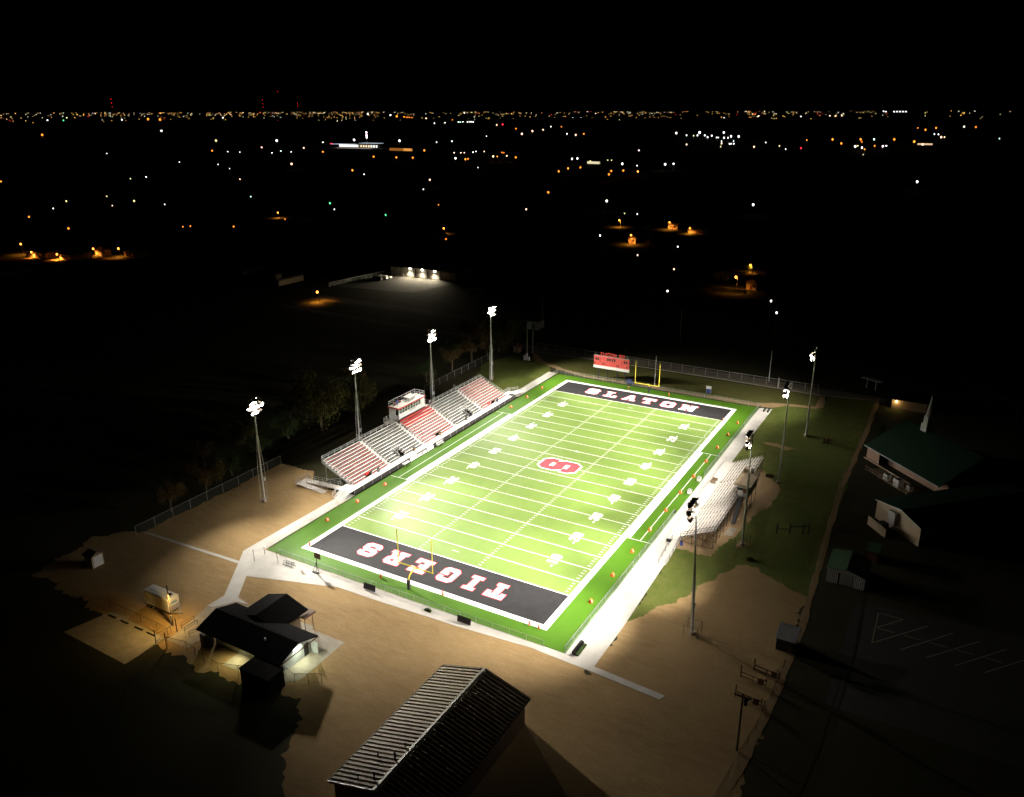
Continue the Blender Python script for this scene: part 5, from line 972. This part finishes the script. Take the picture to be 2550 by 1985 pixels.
t = thing('white_building', 'small white block building beyond the gravel track', 'building', (-61, 105, 0)); part('wall', B().box(-64.5, 102.8, 0, -59.9, 108, 3.0), m_wht, t); part('roof', B().box(-64.7, 102.6, 3.0, -59.7, 108.2, 3.15), m_beam, t); part('door', B().box(-62.2, 102.76, 0, -61.2, 102.8, 2.1), m_dark, t)
t = thing('carport', 'white flat roofed carport beyond the lane, far right', 'carport', (54.5, 91.5, 0)); part('roof', B().beam((52.2, 93, 2.9), (57.6, 90.2, 2.9), 2.0, .15), m_board, t)
for x, y in ((53.5, 92.2), (56, 90.9)): part('post', B().box(x - .1, y - .1, 0, x + .1, y + .1, 2.85), m_board, t)
t = thing('wire_line', 'faint long overhead wire right of the church', 'wire', (85, 85, 0)); part('wire', B().bar((70.8, 97.9, 6), (81.3, 89.1, 5.6), .035, 4).bar((81.3, 89.1, 5.6), (90.4, 77.5, 6), .035, 4), m_galv, t); part('pole', B().bar((70.8, 97.9, 0), (70.8, 97.9, 6.2), .12, 6), m_trunk, t); part('pole', B().bar((90.4, 77.5, 0), (90.4, 77.5, 6.2), .12, 6), m_trunk, t)
t = thing('porch_house', 'dark house with a bright yellow porch light behind the church', 'house', (63.5, 80, 0)); part('wall', B().box(61.5, 77.5, 0, 70, 84, 2.8), m_beam, t); part('roof', gable(B(), 61.1, 70.4, 77.1, 84.4, 2.8, 4.4, 'x'), m_roofblk, t); part('porch_lamp', B().lathe((62.6, 77.2, 2.2), (0, 0, 1), [(-.2, .12), (0, .2), (.2, .1)], 8), glow('porch_light', (1, .78, .3), 20.0), t)
lamp('porch_glow', 'POINT', (62.6, 76.8, 2.0), 160, (1, .7, .25), t, radius=.15)

# ------------------------------------------------------------------ trees
def make_tree(seed, h, r, drop, m_l, n, bare=.0):
    """Returns trunk and crown meshes; crown is many leaf-size faces gathered along twigs, hanging by drop."""
    g = random.Random(seed); tb = B(); lb = B(); tips = []
    top = Vector((g.uniform(-.4, .4), g.uniform(-.4, .4), h * .34)); tb.bar((0, 0, -.1), top, h * .032, 7, h * .022)
    for i in range(8):
        a = i * 2.4 + g.uniform(-.4, .4); L = h * g.uniform(.32, .60); el = g.uniform(.5, 1.25)
        q = top + Vector((math.cos(a) * math.cos(el), math.sin(a) * math.cos(el), math.sin(el))) * L
        st = top * g.uniform(.7, 1.0); tb.bar(st, q, h * .014, 5, h * .006)
        for j in range(5):
            a2 = a + g.uniform(-1.3, 1.3); el2 = g.uniform(-.1, 1.1); L2 = h * g.uniform(.14, .30); s2 = st.lerp(q, g.uniform(.45, 1.0))
            e = s2 + Vector((math.cos(a2) * math.cos(el2), math.sin(a2) * math.cos(el2), math.sin(el2))) * L2
            e.x *= min(1, r / max(.1, math.hypot(e.x, e.y))) ; e.y *= min(1, r / max(.1, math.hypot(e.x, e.y)))
            tb.bar(s2, e, h * .005, 4, h * .002); tips.append((s2, e))
    for _ in range(n):
        s2, e = tips[g.randrange(len(tips))]; t = g.uniform(.15, 1.1); c = s2.lerp(e, t) + Vector((g.gauss(0, h * .040), g.gauss(0, h * .040), g.gauss(0, h * .034)))
        c.z -= drop * h * abs(g.gauss(0, .10)); c.z = max(.4, c.z)
        s = g.uniform(.09, .20) * (h / 9); u = Vector((g.gauss(0, 1), g.gauss(0, 1), g.gauss(0, .8) - drop)).normalized() * s; v = u.cross(Vector((g.gauss(0, 1), g.gauss(0, 1), g.gauss(0, 1)))).normalized() * s * .55
        lb.poly([c - u, c + v, c + u, c - v])
    return tb.mesh('trunk', m_trunk), lb.mesh('crown', m_l)
protos = [make_tree(3, 10.5, 5.2, 1.6, m_leaf[0], 9000), make_tree(5, 8.0, 3.8, .8, m_leaf[1], 6500), make_tree(8, 5.6, 3.0, .5, m_leaf[2], 5000), make_tree(13, 8.5, 4.2, .4, m_leaf[1], 3000)]
TREES = [(-61.5, -10.5, 0, 1.6, 'broad drooping tree behind the home stand, the biggest there'), (-64.5, -19, 2, 1.3, 'low bushy tree at the left foot of the biggest tree'), (-61, 2.5, 0, 1.05, 'drooping tree behind the home stand, right of the biggest'),
         (-58.6, -49.2, 1, 1.0, 'thin brown tree at the lot fence, by the nearest home flood pole'), (-58.4, -58.3, 1, .9, 'thin brown tree at the lot fence, left of its neighbour'), (-61, -40, 2, 1.05, 'low green bush behind the lot fence'), (-62, -31, 2, 1.2, 'rounded bush at the end of the lot fence'), (-66, -53, 2, 1.0, 'dark bush farther back from the lot fence'), (-70, -40, 1, .8, 'dim tree back in the dark behind the lot'), (-72, -26, 0, .7, 'dim drooping tree back in the dark left of the biggest tree'), (-75, -8, 2, 1.2, 'wide dim bush back behind the biggest tree'), (-70, 12, 2, 1.3, 'wide dim bush behind the home stand'), (-76, 20, 1, .9, 'dim tree well behind the press box'),
         (-61, 34, 2, 1.2, 'low bush behind the far half of the home stand'), (-60.5, 47, 3, 1.0, 'sparse tree left of the far home flood pole'), (-60.4, 58.4, 3, 1.3, 'sparse bare twigged tree behind the far home flood pole'), (-58, 64.5, 2, 1.4, 'green bushy tree right of the far home flood pole'), (-58.5, 72.3, 0, 1.15, 'drooping tree in the far tree group, middle'), (-59, 81.5, 0, 1.1, 'drooping tree at the right end of the far tree group'), (-65, 68, 1, 1.5, 'tall brown tree at the back of the far tree group'), (-67, 82, 1, 1.4, 'brown tree at the back right of the far tree group'), (-66, 54, 2, 1.3, 'wide dim bush at the back left of the far tree group'), (62, 52, 2, .8, 'dark bush between the lane and the church roof')]
for i, (x, y, k, s, lab) in enumerate(TREES):
    t = thing('tree', lab, 'tree', (x, y, 0), i * 1.7, 'trees and bushes behind the home side'); t.scale = (s, s, s * RND.uniform(.92, 1.1))
    if x > 0: t['group'] = 'bushes by the church'
    piece('trunk', protos[k][0], t); piece('crown', protos[k][1], t)
# ------------------------------------------------------------------ town: warehouse, lamplit houses, lamps, far city
wh = thing('warehouse', 'long warehouse with three lit bay doors across the dark lot', 'warehouse', (-158, 166, 0))
m_wh = mat('pale_metal_siding', (.40, .37, .31), rough=.7, var=.08)
part('wall', B().box(-172, 161, 0, -164.5, 175, 4.1), m_wh, wh); part('wall', B().box(-164.4, 161.5, 0, -143, 180, 4.4), m_wh, wh); part('roof', B().box(-164.6, 161.3, 4.4, -142.8, 180.2, 4.6), m_roofblk, wh); part('roof', B().box(-172.2, 160.8, 4.1, -164.7, 175.2, 4.25), m_roofblk, wh); part('side_wall', B().box(-142.9, 162, 0, -134.5, 178, 4.0), m_beam, wh)
for k, x in enumerate((-162.8, -155.6, -148.4)):
    d = part('bay_door', B().box(x, 161.42, .1, x + 4.6, 161.5, 3.6), m_board, wh)
    for j in range(4): part('door_panel', B().box(x + .05, 161.39, .15 + j * .87, x + 4.55, 161.42, .15 + j * .87 + .8), m_board, d)
    part('pilaster', B().box(x + 5.2, 161.3, 0, x + 5.6, 161.5, 4.3), m_dark, wh)
    w = part('wall_lamp', B().box(x + 1.9, 161.1, 4.0, x + 2.7, 161.4, 4.3), glow('bay_lamp', (1, .93, .74), 40.0), wh)
    lamp('bay_light', 'SPOT', (x + 2.3, 160.6, 4.1), 15000, (1, .86, .60), wh, (x + 2.3, 156.6, 0), 150, 1.0, .2)
struct('yard_apron', B().prism([(-178, 126), (-138, 132), (-132, 161.4), (-178, 161)], -.05, .02), m_asph, 'concrete yard before the warehouse')
fence('fence of pale panels left of the warehouse yard', [(-179.3, 124.5), (-175, 161)], 1.8, 3.4, m_wire, m_wh, r=.12)
def car(x, y, rz, m, lab, van=False, group=None):
    t = thing('parked_van' if van else 'parked_car', lab, 'van' if van else 'car', (x, y, 0), rz, group); h = 1.9 if van else 1.0
    part('body', B().hull([(-2.3, -.9, .35), (2.3, -.9, .35), (2.3, .9, .35), (-2.3, .9, .35)], [(-2.25, -.85, h), (2.1 if van else 2.2, -.85, h), (2.1 if van else 2.2, .85, h), (-2.25, .85, h)]), m, t, world=False)
    if not van: part('cabin', B().hull([(-1.7, -.8, h), (1.1, -.8, h), (1.1, .8, h), (-1.7, .8, h)], [(-1.2, -.65, 1.5), (.5, -.65, 1.5), (.5, .65, 1.5), (-1.2, .65, 1.5)]), m_glass, t, world=False)
    else: part('windscreen', B().box(2.05, -.75, 1.15, 2.16, .75, 1.7), m_glass, t, world=False)
    for a in (-1.4, 1.4):
        for c in (-.85, .85): part('wheel', B().bar((a, c - .1, .33), (a, c + .1, .33), .33, 10), m_tyre, t, world=False)
GV = 'vehicles by the warehouse'
car(-169, 147, .1, m_dark, 'dark van parked by the warehouse yard fence', True, GV); car(-168.2, 150, .1, m_wht, 'white van parked beside the dark van at the warehouse', True, GV); car(-168.3, 153.2, .1, m_galv, 'silver car parked nearest the warehouse wall', False, GV)
t = thing('flat_canopy', 'low pale canopy right of the warehouse lot', 'canopy', (-111.5, 144, 0)); part('roof', B().box(-115, 142, 2.6, -108, 145, 2.75), m_board, t)
for x in (-114.6, -108.4): part('post', B().box(x - .1, 142.2, 0, x + .1, 142.4, 2.6), m_galv, t)
def house(name, lab, x0, y0, x1, y1, h, along='x', wall=m_stucco, roof=m_beam, win=((.25, .5), (.7, .5)), cat='house', zr=1.6, group=None):
    t = thing(name, lab, cat, ((x0 + x1) / 2, (y0 + y1) / 2, 0), group=group)
    part('wall', B().box(x0, y0, 0, x1, y1, h), wall, t); part('roof', gable(B(), x0 - .4, x1 + .4, y0 - .4, y1 + .4, h + .05, h + zr, along), roof, t)
    if along == 'y': part('gable_wall', B().add([(x0, y0, h), (x1, y0, h), ((x0 + x1) / 2, y0, h + zr - .2), (x0, y0 + .1, h), (x1, y0 + .1, h), ((x0 + x1) / 2, y0 + .1, h + zr - .2)], [(0, 1, 2), (5, 4, 3)]), wall, t)
    for f, s in win:
        xx = x0 + (x1 - x0) * f; part('window', B().box(xx - .6, y0 - .03, h * .35, xx + .6, y0, h * .75), m_glass, t)
    part('door', B().box(x0 + (x1 - x0) * .48 - .5, y0 - .04, 0, x0 + (x1 - x0) * .48 + .5, y0, 2.1), m_rust, t)
    return t
house('house', 'orange lit brick house at the left edge, left one of the pair', -382, 105, -364, 116, 3.2, roof=m_roofblk, win=((.1, .5), (.3, .5), (.75, .5), (.9, .5)))
house('house', 'orange lit house at the left edge with a dark doorway, right one of the pair', -356, 108, -345, 120, 3.2, roof=m_roofblk, win=((.25, .5), (.85, .5)))
house('garage', 'small bright orange shed right of the lamplit pair of houses', -352, 126, -346, 132, 2.6, cat='garage', win=()); house('house', 'dim orange lit house beside its own lamp on the left', -332, 130, -322, 139, 3.0, 'y')
struct('street', B().poly([(-400, 90, .03), (-378, 100, .03), (-348, 121, .03), (-322, 128, .03), (-324, 122, .03), (-352, 104, .03), (-380, 88, .03), (-400, 82, .03)]), m_soil, 'orange lit street before the left houses')
house('house', 'bright orange house wall under a lamp in the mid distance', -106.5, 308.5, -102, 318, 3.6, 'y', win=((.7, .5),)); house('garage', 'small tilted roof lit orange beside the bright orange house', -100.5, 316, -96, 323, 2.0, cat='garage', win=(), roof=m_stucco)
house('house', 'house with an orange lit roof edge at the right of the mid distance', -106.5, 380, -100, 396, 3.2, roof=m_stucco); house('garage', 'long low roof lit orange, right of the mid distance lamps', -89, 368, -76, 376, 2.4, roof=m_stucco, cat='garage', win=())
house('house', 'orange lit house with its gable end facing the field, far right', -11.2, 210.5, -6.8, 224, 3.6, 'y', win=((.8, .5),), wall=m_stucco, roof=m_beam); house('garage', 'low orange roof behind the fence, left of the gable house', -30.5, 226, -23.5, 232, 2.2, cat='garage', win=(), roof=m_stucco)
house('house', 'cluttered house under the lone orange lamp in the middle', -222, 262, -212, 270, 3.0, win=((.3, .5), (.7, .5))); house('house', 'house in the dim orange glow behind the left tree line', -352, 282, -343, 290, 3.0)
car(-226, 254, .4, m_wht, 'white car parked under the lone orange lamp', group='cars under the lone orange lamp'); car(-221, 255, .3, m_rust, 'reddish car parked under the lone orange lamp', group='cars under the lone orange lamp')
sw = thing('board_fence', 'long orange lit wooden fence before the gable house', 'fence', (-17, 202, 0))
for k in range(24): part('plank', B().box(-23.5 + k * .62, 201.6, .05, -23.5 + k * .62 + .55, 201.68, 1.8), m_beam, sw)
for x0, y0, x1, y1, lab in ((-203, 114, -200, 130, 'dim long trailer home in the dark left of the warehouse'), (-216, 121, -212, 128, 'dim low shed left of the long trailer home'), (-238, 124, -234, 139, 'dim flat building with dark windows, left of the long trailer home'), (-252, 136, -246, 142, 'faint low building farthest left of the dim group')):
    house('trailer_home', lab, x0, y0, x1, y1, 2.6, 'y', cat='trailer home', zr=.5, group='dim buildings left of the warehouse', win=())
fence('dim tall fence at the far left in the dark', [(-329.3, 58), (-329.3, 76)], 3.0, 4, m_wire, m_wh, r=.15)
# school-like complex far off, its canopies emitting in place of lamplight
lc = thing('school', 'long brightly lit low building with a canopy far off in the town', 'school', (-1110, 1255, 0)); m_litw = glow('lit_front', (1, .97, .9), 1.6); m_litb = glow('painted_canopy_light', (.75, .9, 1), .5)
part('wall', B().box(-1163, 1262, 0, -1060, 1275, 6), m_wh, lc); part('canopy', B().box(-1166, 1240, 6.6, -1112, 1262, 7.3), m_litb, lc); part('canopy', B().box(-1088, 1240, 9.5, -1040, 1262, 10.3), m_litb, lc)
for k in range(9): part('window', B().box(-1161 + k * 6, 1260.5, 1, -1157 + k * 6, 1262, 5.5), m_litw, lc)
for k in range(7): part('window', B().box(-1102 + k * 7, 1260.5, 1, -1099 + k * 7, 1262, 5.2), glow('warm_window', (1, .72, .45), 1.4) if k < 4 else m_litw, lc)
part('sign', B().box(-1170, 1242, 6.4, -1164, 1244, 8.6), glow('red_sign', (1, .05, .12), 1.6), lc); part('drive', B().box(-1140, 1225, .0, -1050, 1238, .25), glow('painted_drive_light', (1, .92, .8), .35), lc)  # drive surface emits, standing in for a pool of lamplight on it
lw = thing('strip_mall', 'low orange lit building right of the bright far school', 'building', (-940, 1185, 0)); part('wall', B().box(-960, 1180, 0, -905, 1196, 5.5), m_wh, lw); part('shopfront', B().box(-960, 1178.5, .5, -905, 1180, 5), glow('orange_front', (1, .36, .06), .30), lw); part('shopfront', B().box(-925, 1177, .5, -906, 1178.4, 5), glow('orange_front_bright', (1, .42, .08), .8), lw)
tw = thing('light_tower', 'tall lighting tower with stacked white lights above the far school', 'light tower', (-1068, 1242, 0)); part('pole', B().bar((-1068, 1242, 0), (-1068, 1242, 33), .7, 6), m_pole, tw)
for zz, c in ((32, (1, .75, .95)), (27, (1, .35, .5)), (26, (.8, 1, .7)), (22, (1, 1, .95))): part('lamp_head', B().lathe((-1068, 1242, zz), (0, 0, 1), [(-1.6, .9), (0, 1.7), (1.6, .9)], 8), glow('tower_light', c, 6.0), tw)
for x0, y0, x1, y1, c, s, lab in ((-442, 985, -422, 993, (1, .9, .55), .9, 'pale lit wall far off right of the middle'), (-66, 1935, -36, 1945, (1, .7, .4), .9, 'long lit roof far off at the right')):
    t = thing('lit_building', lab, 'building', ((x0 + x1) / 2, (y0 + y1) / 2, 0)); part('wall', B().box(x0, y0, 0, x1, y1, 4), m_wh, t); part('lit_front', B().box(x0, y0 - .5, .5, x1, y0 - .05, 3.6), glow('painted_wall_light', c, s), t)  # front surface emits, standing in for lamplight on the wall
# lamps: named ones with a pole and a pool of light
GL_ = {'o': ((1, .27, .03), 2.6), 'w': ((1, .93, .90), 4), 'k': ((1, .60, .38), 3.2), 'y': ((.95, .85, .35), 2), 'g': ((.12, 1, .35), 2), 'c': ((.6, 1, .85), 3), 'r': ((1, .03, .06), 3), 'p': ((1, .6, .75), 3.2)}
glows = {k: glow('lamp_' + k, c, s) for k, (c, s) in GL_.items()}
def town_lamp(x, y, h, lab, k='o', pw=9000, r=.42, arm=(1, 0), size=150):
    t = thing('street_lamp', lab, 'street lamp', (x, y, 0), group='lamps with a pool of light in the near town')
    part('pole', B().bar((x, y, 0), (x, y, h), .13, 6, .09), m_pole, t); hx, hy = x - .8 * arm[0], y - .8 * arm[1]
    part('arm', B().bar((x, y, h - .1), (hx, hy, h + .2), .06, 5), m_pole, t); part('lamp_head', B().lathe((hx, hy, h), (0, 0, 1), [(-r, r * .5), (-r * .3, r), (r * .3, r), (r, r * .4)], 8), glow('street_light', (1, .30, .04), 7.0), t)
    lamp('pool_light', 'SPOT', (hx, hy, h - .5), pw, (1, .36, .05) if k == 'o' else (1, .95, .9), t, (hx, hy, 0), size, 1.0, .3)
for a in ((-388, 107, 6.0, 'orange lamp on a leaning pole at the left edge'), (-374, 104.0, 3.0, 'orange lamp before the left one of the pair of houses'), (-355, 106.6, 3.0, 'orange lamp before the right one of the pair of houses'), (-334, 129, 4.6, 'orange lamp beside the dim house on the left'), (-349, 124, 4.0, 'orange lamp shining on the small bright shed'),
          (-381, 296, 4.0, 'orange lamp on a pole in the dim trees, left of the middle'), (-226, 288, 3.6, 'lone orange lamp over parked cars in the middle'), (-138, 372, 4.7, 'orange lamp left of the mid distance houses'), (-103, 305, 5.6, 'orange lamp before the bright orange house'), (-104, 377, 5.0, 'orange lamp over the house with the lit roof edge'), (-86, 365, 3.6, 'orange lamp over the long low roof'), (-161, 98, 4.4, 'orange lamp beside the town road, nearest on the left'), (-19, 252, 3.6, 'orange lamp hidden in a tree, far right'), (-14, 205, 6.3, 'orange lamp before the gable house, far right'), (-293, 807, 5, 'large orange lamp farther back, right of the middle')):
    town_lamp(*a, pw=15000 if a[1] < 140 else 17000, r=.5 if a[1] < 700 else .9)
t = thing('tree', 'small tree glowing orange round a lamp, far right', 'tree', (-20.4, 252.5, 0), .4, 'trees in the near town'); t.scale = (.75, .75, .65); piece('trunk', protos[2][0], t); piece('crown', protos[2][1], t)
# the scattered far lights, each a lamp of its own
LAMPS = '''-6104,4546,o,2;-5634,4297,o,2;-6186,3724,w,1;-5943,3696,g,1;-8072,5097,y,1;-5827,4100,w,1;-6409,5617,w,1;-2394,1352,o,2;-2488,1845,w,1.5;-1537,1253,y,2;-1137,893,o,1.5;-1404,1318,w,2.5;-1159,1033,k,1.5;-1085,882,w,0.7;-1051,878,w,0.8;-1219,742,w,0.8;-909,637,w,0.8;-819,626,w,0.7;-743,577,w,0.5;-740,681,k,2;-1016,940,w,0.7;-982,885,w,0.7;-976,924,w,0.7;-714,416,y,1;-719,439,w,1;-606,467,k,1.2;-802,330,o,1.5;-568,286,y,1.2;-458,342,c,1.2;-562,246,y,1.5;-515,273,y,2;-500,243,k,1;-522,210,w,0.8;-472,268,w,0.7;-489,172,o,1.8;-326,247,o,1;-328,205,o,1.8;-353,193,o,1.2;-355,189,o,0.8;-411,150,o,2;-1231,1287,w,1.2;-1072,1057,k,1.5;-930,953,o,1.5;-1268,1438,w,2.5;-1131,1438,w,2.5;-755,874,o,2;-711,874,o,2;-683,878,o,2;-804,1078,o,2;-1001,1402,w,1;-1007,1473,w,1.2;-588,626,o,2.2;-534,582,w,1;-425,555,k,1.8;-369,465,w,1;-365,335,g,2;-335,306,w,1;-281,297,g,2;-285,367,o,0.8;-183,226,o,1.3;-709,1031,k,1;-617,895,w,2.2;-699,1036,k,1;-694,1039,k,1;-591,882,o,2;-593,892,o,1.5;-691,1062,w,1;-700,1086,w,1;-687,1092,k,1;-593,965,k,2;-587,967,o,1.2;-644,1079,o,1;-635,1070,o,1.2;-582,988,k,1.5;-549,958,o,2;-480,738,w,0.8;-1127,1824,w,0.8;-1973,3312,k,1.3;-2024,3454,r,1.5;-1507,2666,o,1.2;-1151,2068,k,2.2;-1278,2372,k,2;-1330,2551,k,1.5;-1560,3064,w,0.8;-1519,3082,o,1;-1029,2126,w,1;-958,2037,k,2;-984,2148,o,1.3;-457,963,w,2;-454,975,w,2;-411,926,y,1.5;-398,958,y,1;-393,960,y,1;-348,890,w,2.5;-299,773,o,2;-464,1252,p,1.5;-317,864,w,1.3;-294,906,w,2.3;-288,922,w,2;-361,726,o,2;-373,776,o,2.2;-367,799,o,2;-309,760,o,2;-291,711,o,2.2;-256,494,o,2.5;-212,373,k,1.8;-183,453,w,2.5;-131,385,w,1.2;-140,384,y,0.8;-113,280,w,1.8;-61,263,w,1.5;-70,228,k,1.2;-42,201,k,1;-29,155,w,0.6;-4135,5788,k,1.2;-5794,7558,o,2;-7365,9479,w,1.5;-5250,6969,o,1;-4956,6620,o,1;-4932,6627,o,1;-4669,6311,o,1;-9445,11530,w,1.5;-10850,16823,w,1;-2679,4059,w,0.8;-2669,4063,w,0.8;-2695,4134,w,0.8;-2669,4144,w,1;-2656,4149,w,1;-2648,4153,w,1;-2597,4092,w,1;-2537,3607,w,0.8;-3328,4975,o,0.8;-2592,3791,w,0.7;-763,2341,w,2.2;-665,2139,w,1.2;-718,2431,w,2.4;-637,2115,y,1.3;-638,2152,w,1.5;-620,2161,w,1.5;-567,2010,w,1.5;-593,2136,w,1.6;-538,1991,w,1;-534,1993,w,1;-651,2463,w,2.3;-517,1986,w,1.5;-508,1990,w,1.4;-529,2096,w,1.8;-507,2090,w,2.2;-456,1747,c,1.2;-421,1623,k,1.5;-378,1464,y,1.2;-401,1611,w,1.2;-398,1613,w,1.2;-432,1759,c,1.2;-393,1615,w,1.2;-469,1535,k,1.8;-319,1484,k,1.8;-350,1715,w,1;-285,1548,y,1;-246,1418,w,1;-229,1468,r,1.5;-299,1903,o,1.2;-254,1980,o,2.2;-198,1735,o,2.2;-195,2009,o,2.2;-171,1840,o,1.2;-167,2023,c,1.5;-122,1640,o,1.4;-152,1596,w,2;-151,1625,y,1.2;-133,1543,w,1.6;-120,1475,o,1.6;-105,1620,p,2;-102,1650,w,1.4;-125,2044,o,2;-72,1913,o,2.5;-44,1749,k,2;-126,3102,o,1.5;-172,3407,o,0.8;-111,3434,o,1.5;-67,2543,w,1;-56,2528,w,1;-36,2268,k,2;-29,2272,k,1.2;-26,3738,w,1.5;17,3677,o,1.3;93,2208,c,1;17,764,w,2.3;-75,481,w,2.6;11,157,w,2.3;-98,1281,y,0.8;17,139,w,0.5;-2796,27179,w,1;-2362,23598,w,1;-2164,23560,w,1.2;-2094,23546,w,1.2;-2024,23533,w,1.2;-1951,23519,w,1.2;-1886,23507,w,1.2;-1461,9466,k,1.2;-1403,9480,k,1.2;-1343,9495,k,1.2;-3013,12446,k,1;-2977,12451,o,1;-2111,9038,w,0.7;-1565,8450,w,0.7'''
cache = {}; far = []
for rec in LAMPS.split(';'):
    x, y, k, s = rec.split(','); x = float(x); y = float(y); s = float(s); D = math.hypot(x - 73, y + 150)
    r = min(16.0, max(.35, D * (.00034 + .00042 * (s - .5)))); key = (k, round(math.log(r) * 5)); rr = math.exp(key[1] / 5)  # head swells with distance, so lamp bloom is built into its size
    if key not in cache:
        b = B().lathe((0, 0, 8), (0, 0, 1), [(-rr, rr * .5), (-rr * .3, rr), (rr * .3, rr), (rr, rr * .5)], 6); nf = len(b.f); b.bar((0, 0, 0), (0, 0, 8 - rr * .8), max(.1, rr * .15), 4)
        me = b.mesh('far_lamp', [glows[k], m_pole]); me.polygons.foreach_set('material_index', [0] * nf + [1] * (len(b.f) - nf)); cache[key] = me
    v = Vector((x, y, 8.0)) - camo.matrix_world.translation; dz = v.dot(cf); px, py = 1275 + 1997.2 * v.dot(cr) / dz, 992.5 - 1997.2 * v.dot(cu) / dz
    far.append((px, py, k, s, x, y, cache[key]))
CW = {'o': 'orange', 'w': 'white', 'k': 'warm white', 'y': 'yellowish', 'g': 'green tinged', 'c': 'pale green', 'r': 'red', 'p': 'pinkish'}
def first(v, tab): return next(w for lim, w in tab if v < lim)
cells = {}
for rec in far:
    px, py, k, s = rec[:4]
    lab = '%s %s light %s, %s' % ('faint' if s < 1.1 else ('small' if s < 1.9 else 'bright'), CW[k], first(py, ((300, 'under the horizon'), (345, 'far back'), (430, 'midway'), (9999, 'nearer'))), first(px, ((400, 'far left'), (800, 'left of the lit school'), (1060, 'by the lit school'), (1350, 'above the home flood poles'), (1680, 'above the scoreboard'), (1900, 'above the visitor flood poles'), (2250, 'toward the right'), (9999, 'at the right'))))
    cells.setdefault(lab, []).append(rec)
ORD = ['leftmost', 'second', 'third', 'fourth', 'fifth', 'sixth', 'seventh', 'eighth', 'ninth', 'tenth', 'eleventh', 'twelfth', 'thirteenth', 'fourteenth']
for lab, recs in cells.items():
    recs.sort()
    for i, (px, py, k, s, x, y, me) in enumerate(recs):
        o = bpy.data.objects.new('far_lamp', me); COL.objects.link(o); o.location = (x, y, 0)
        tagset(o, lab if len(recs) == 1 else lab + (', %s in row' % ORD[i] if i else ', leftmost'), 'street lamp', 'far lights scattered over the dark town')
# radio masts with red beacons on the horizon
m_beacon = glow('red_beacon', (1, .02, .03), 3.0)
for (x, y, h, n), lab in zip(((-9716, 6792, 215, 3), (-8533, 8214, 205, 3), (-8386, 8362, 310, 1), (-8209, 8534, 165, 2)), ('radio mast with dim red beacons, leftmost on the horizon', 'radio mast with three red beacons in a column on the horizon', 'tallest radio mast with a single red beacon high over the horizon', 'short radio mast with faint red beacons, rightmost on the horizon')):
    t = thing('radio_mast', lab, 'radio mast', (x, y, 0), group='radio masts on the horizon'); part('mast', B().bar((x, y, 0), (x, y, h), 1.2, 4, .6), m_dark, t)
    for k in range(n): part('beacon', B().lathe((x, y, h - k * (h * .22)), (0, 0, 1), [(-2.4, 1.5), (0, 2.8 if n != 2 else 2.0), (2.4, 1.5)], 6), m_beacon, t)
# the city along the horizon: too many lights to count
g = random.Random(5); b = B(); idx = []
CAMP = np.array((72.72, -149.9)); fx_ = 1997.2
def bearing(px): 
    v = cf + cr * ((px - 1275) / fx_); return math.atan2(v.x, v.y)
def dens(px):
    u = px / 2550
    return 1.0 if .04 < u < .52 else (.5 if u < .04 else (.62 if u < .75 else (.22 if u < .9 else .10)))
cl = [(g.uniform(0, 2550), g.uniform(20, 130)) for _ in range(34)]
cnt = 0
while cnt < 800:
    px = g.uniform(-150, 2650)
    if g.random() < .72: c = cl[g.randrange(len(cl))]; px = g.gauss(*c)
    if g.random() > dens(px): continue
    a = bearing(px); D = 5600 * math.exp(g.uniform(0, 1) ** .7 * 1.7); x, y = CAMP[0] + D * math.sin(a), CAMP[1] + D * math.cos(a)
    r = D * g.uniform(.00020, .00036) * (1.5 if g.random() < .06 else 1); z = g.uniform(4, 16); n = len(b.v)
    b.add([(x, y, z - r), (x + r, y, z), (x, y + r, z), (x - r, y, z), (x, y - r, z), (x, y, z + r)], [(0, 2, 1), (0, 3, 2), (0, 4, 3), (0, 1, 4), (5, 1, 2), (5, 2, 3), (5, 3, 4), (5, 4, 1)])
    q = g.random(); idx += [0 if q < .55 else (1 if q < .8 else (2 if q < .96 else 3))] * 8; cnt += 1
me = b.mesh('city_lights', [glow('city_amber', (1, .50, .12), 3.2), glow('city_yellow', (1, .80, .38), 3.2), glow('city_white', (1, .95, .85), 3.2), glow('city_red', (1, .05, .05), 2.5)]); me.polygons.foreach_set('material_index', idx)
o = bpy.data.objects.new('city_lights', me); COL.objects.link(o); o['kind'] = 'stuff'; o['label'] = 'band of countless city lights along the horizon'
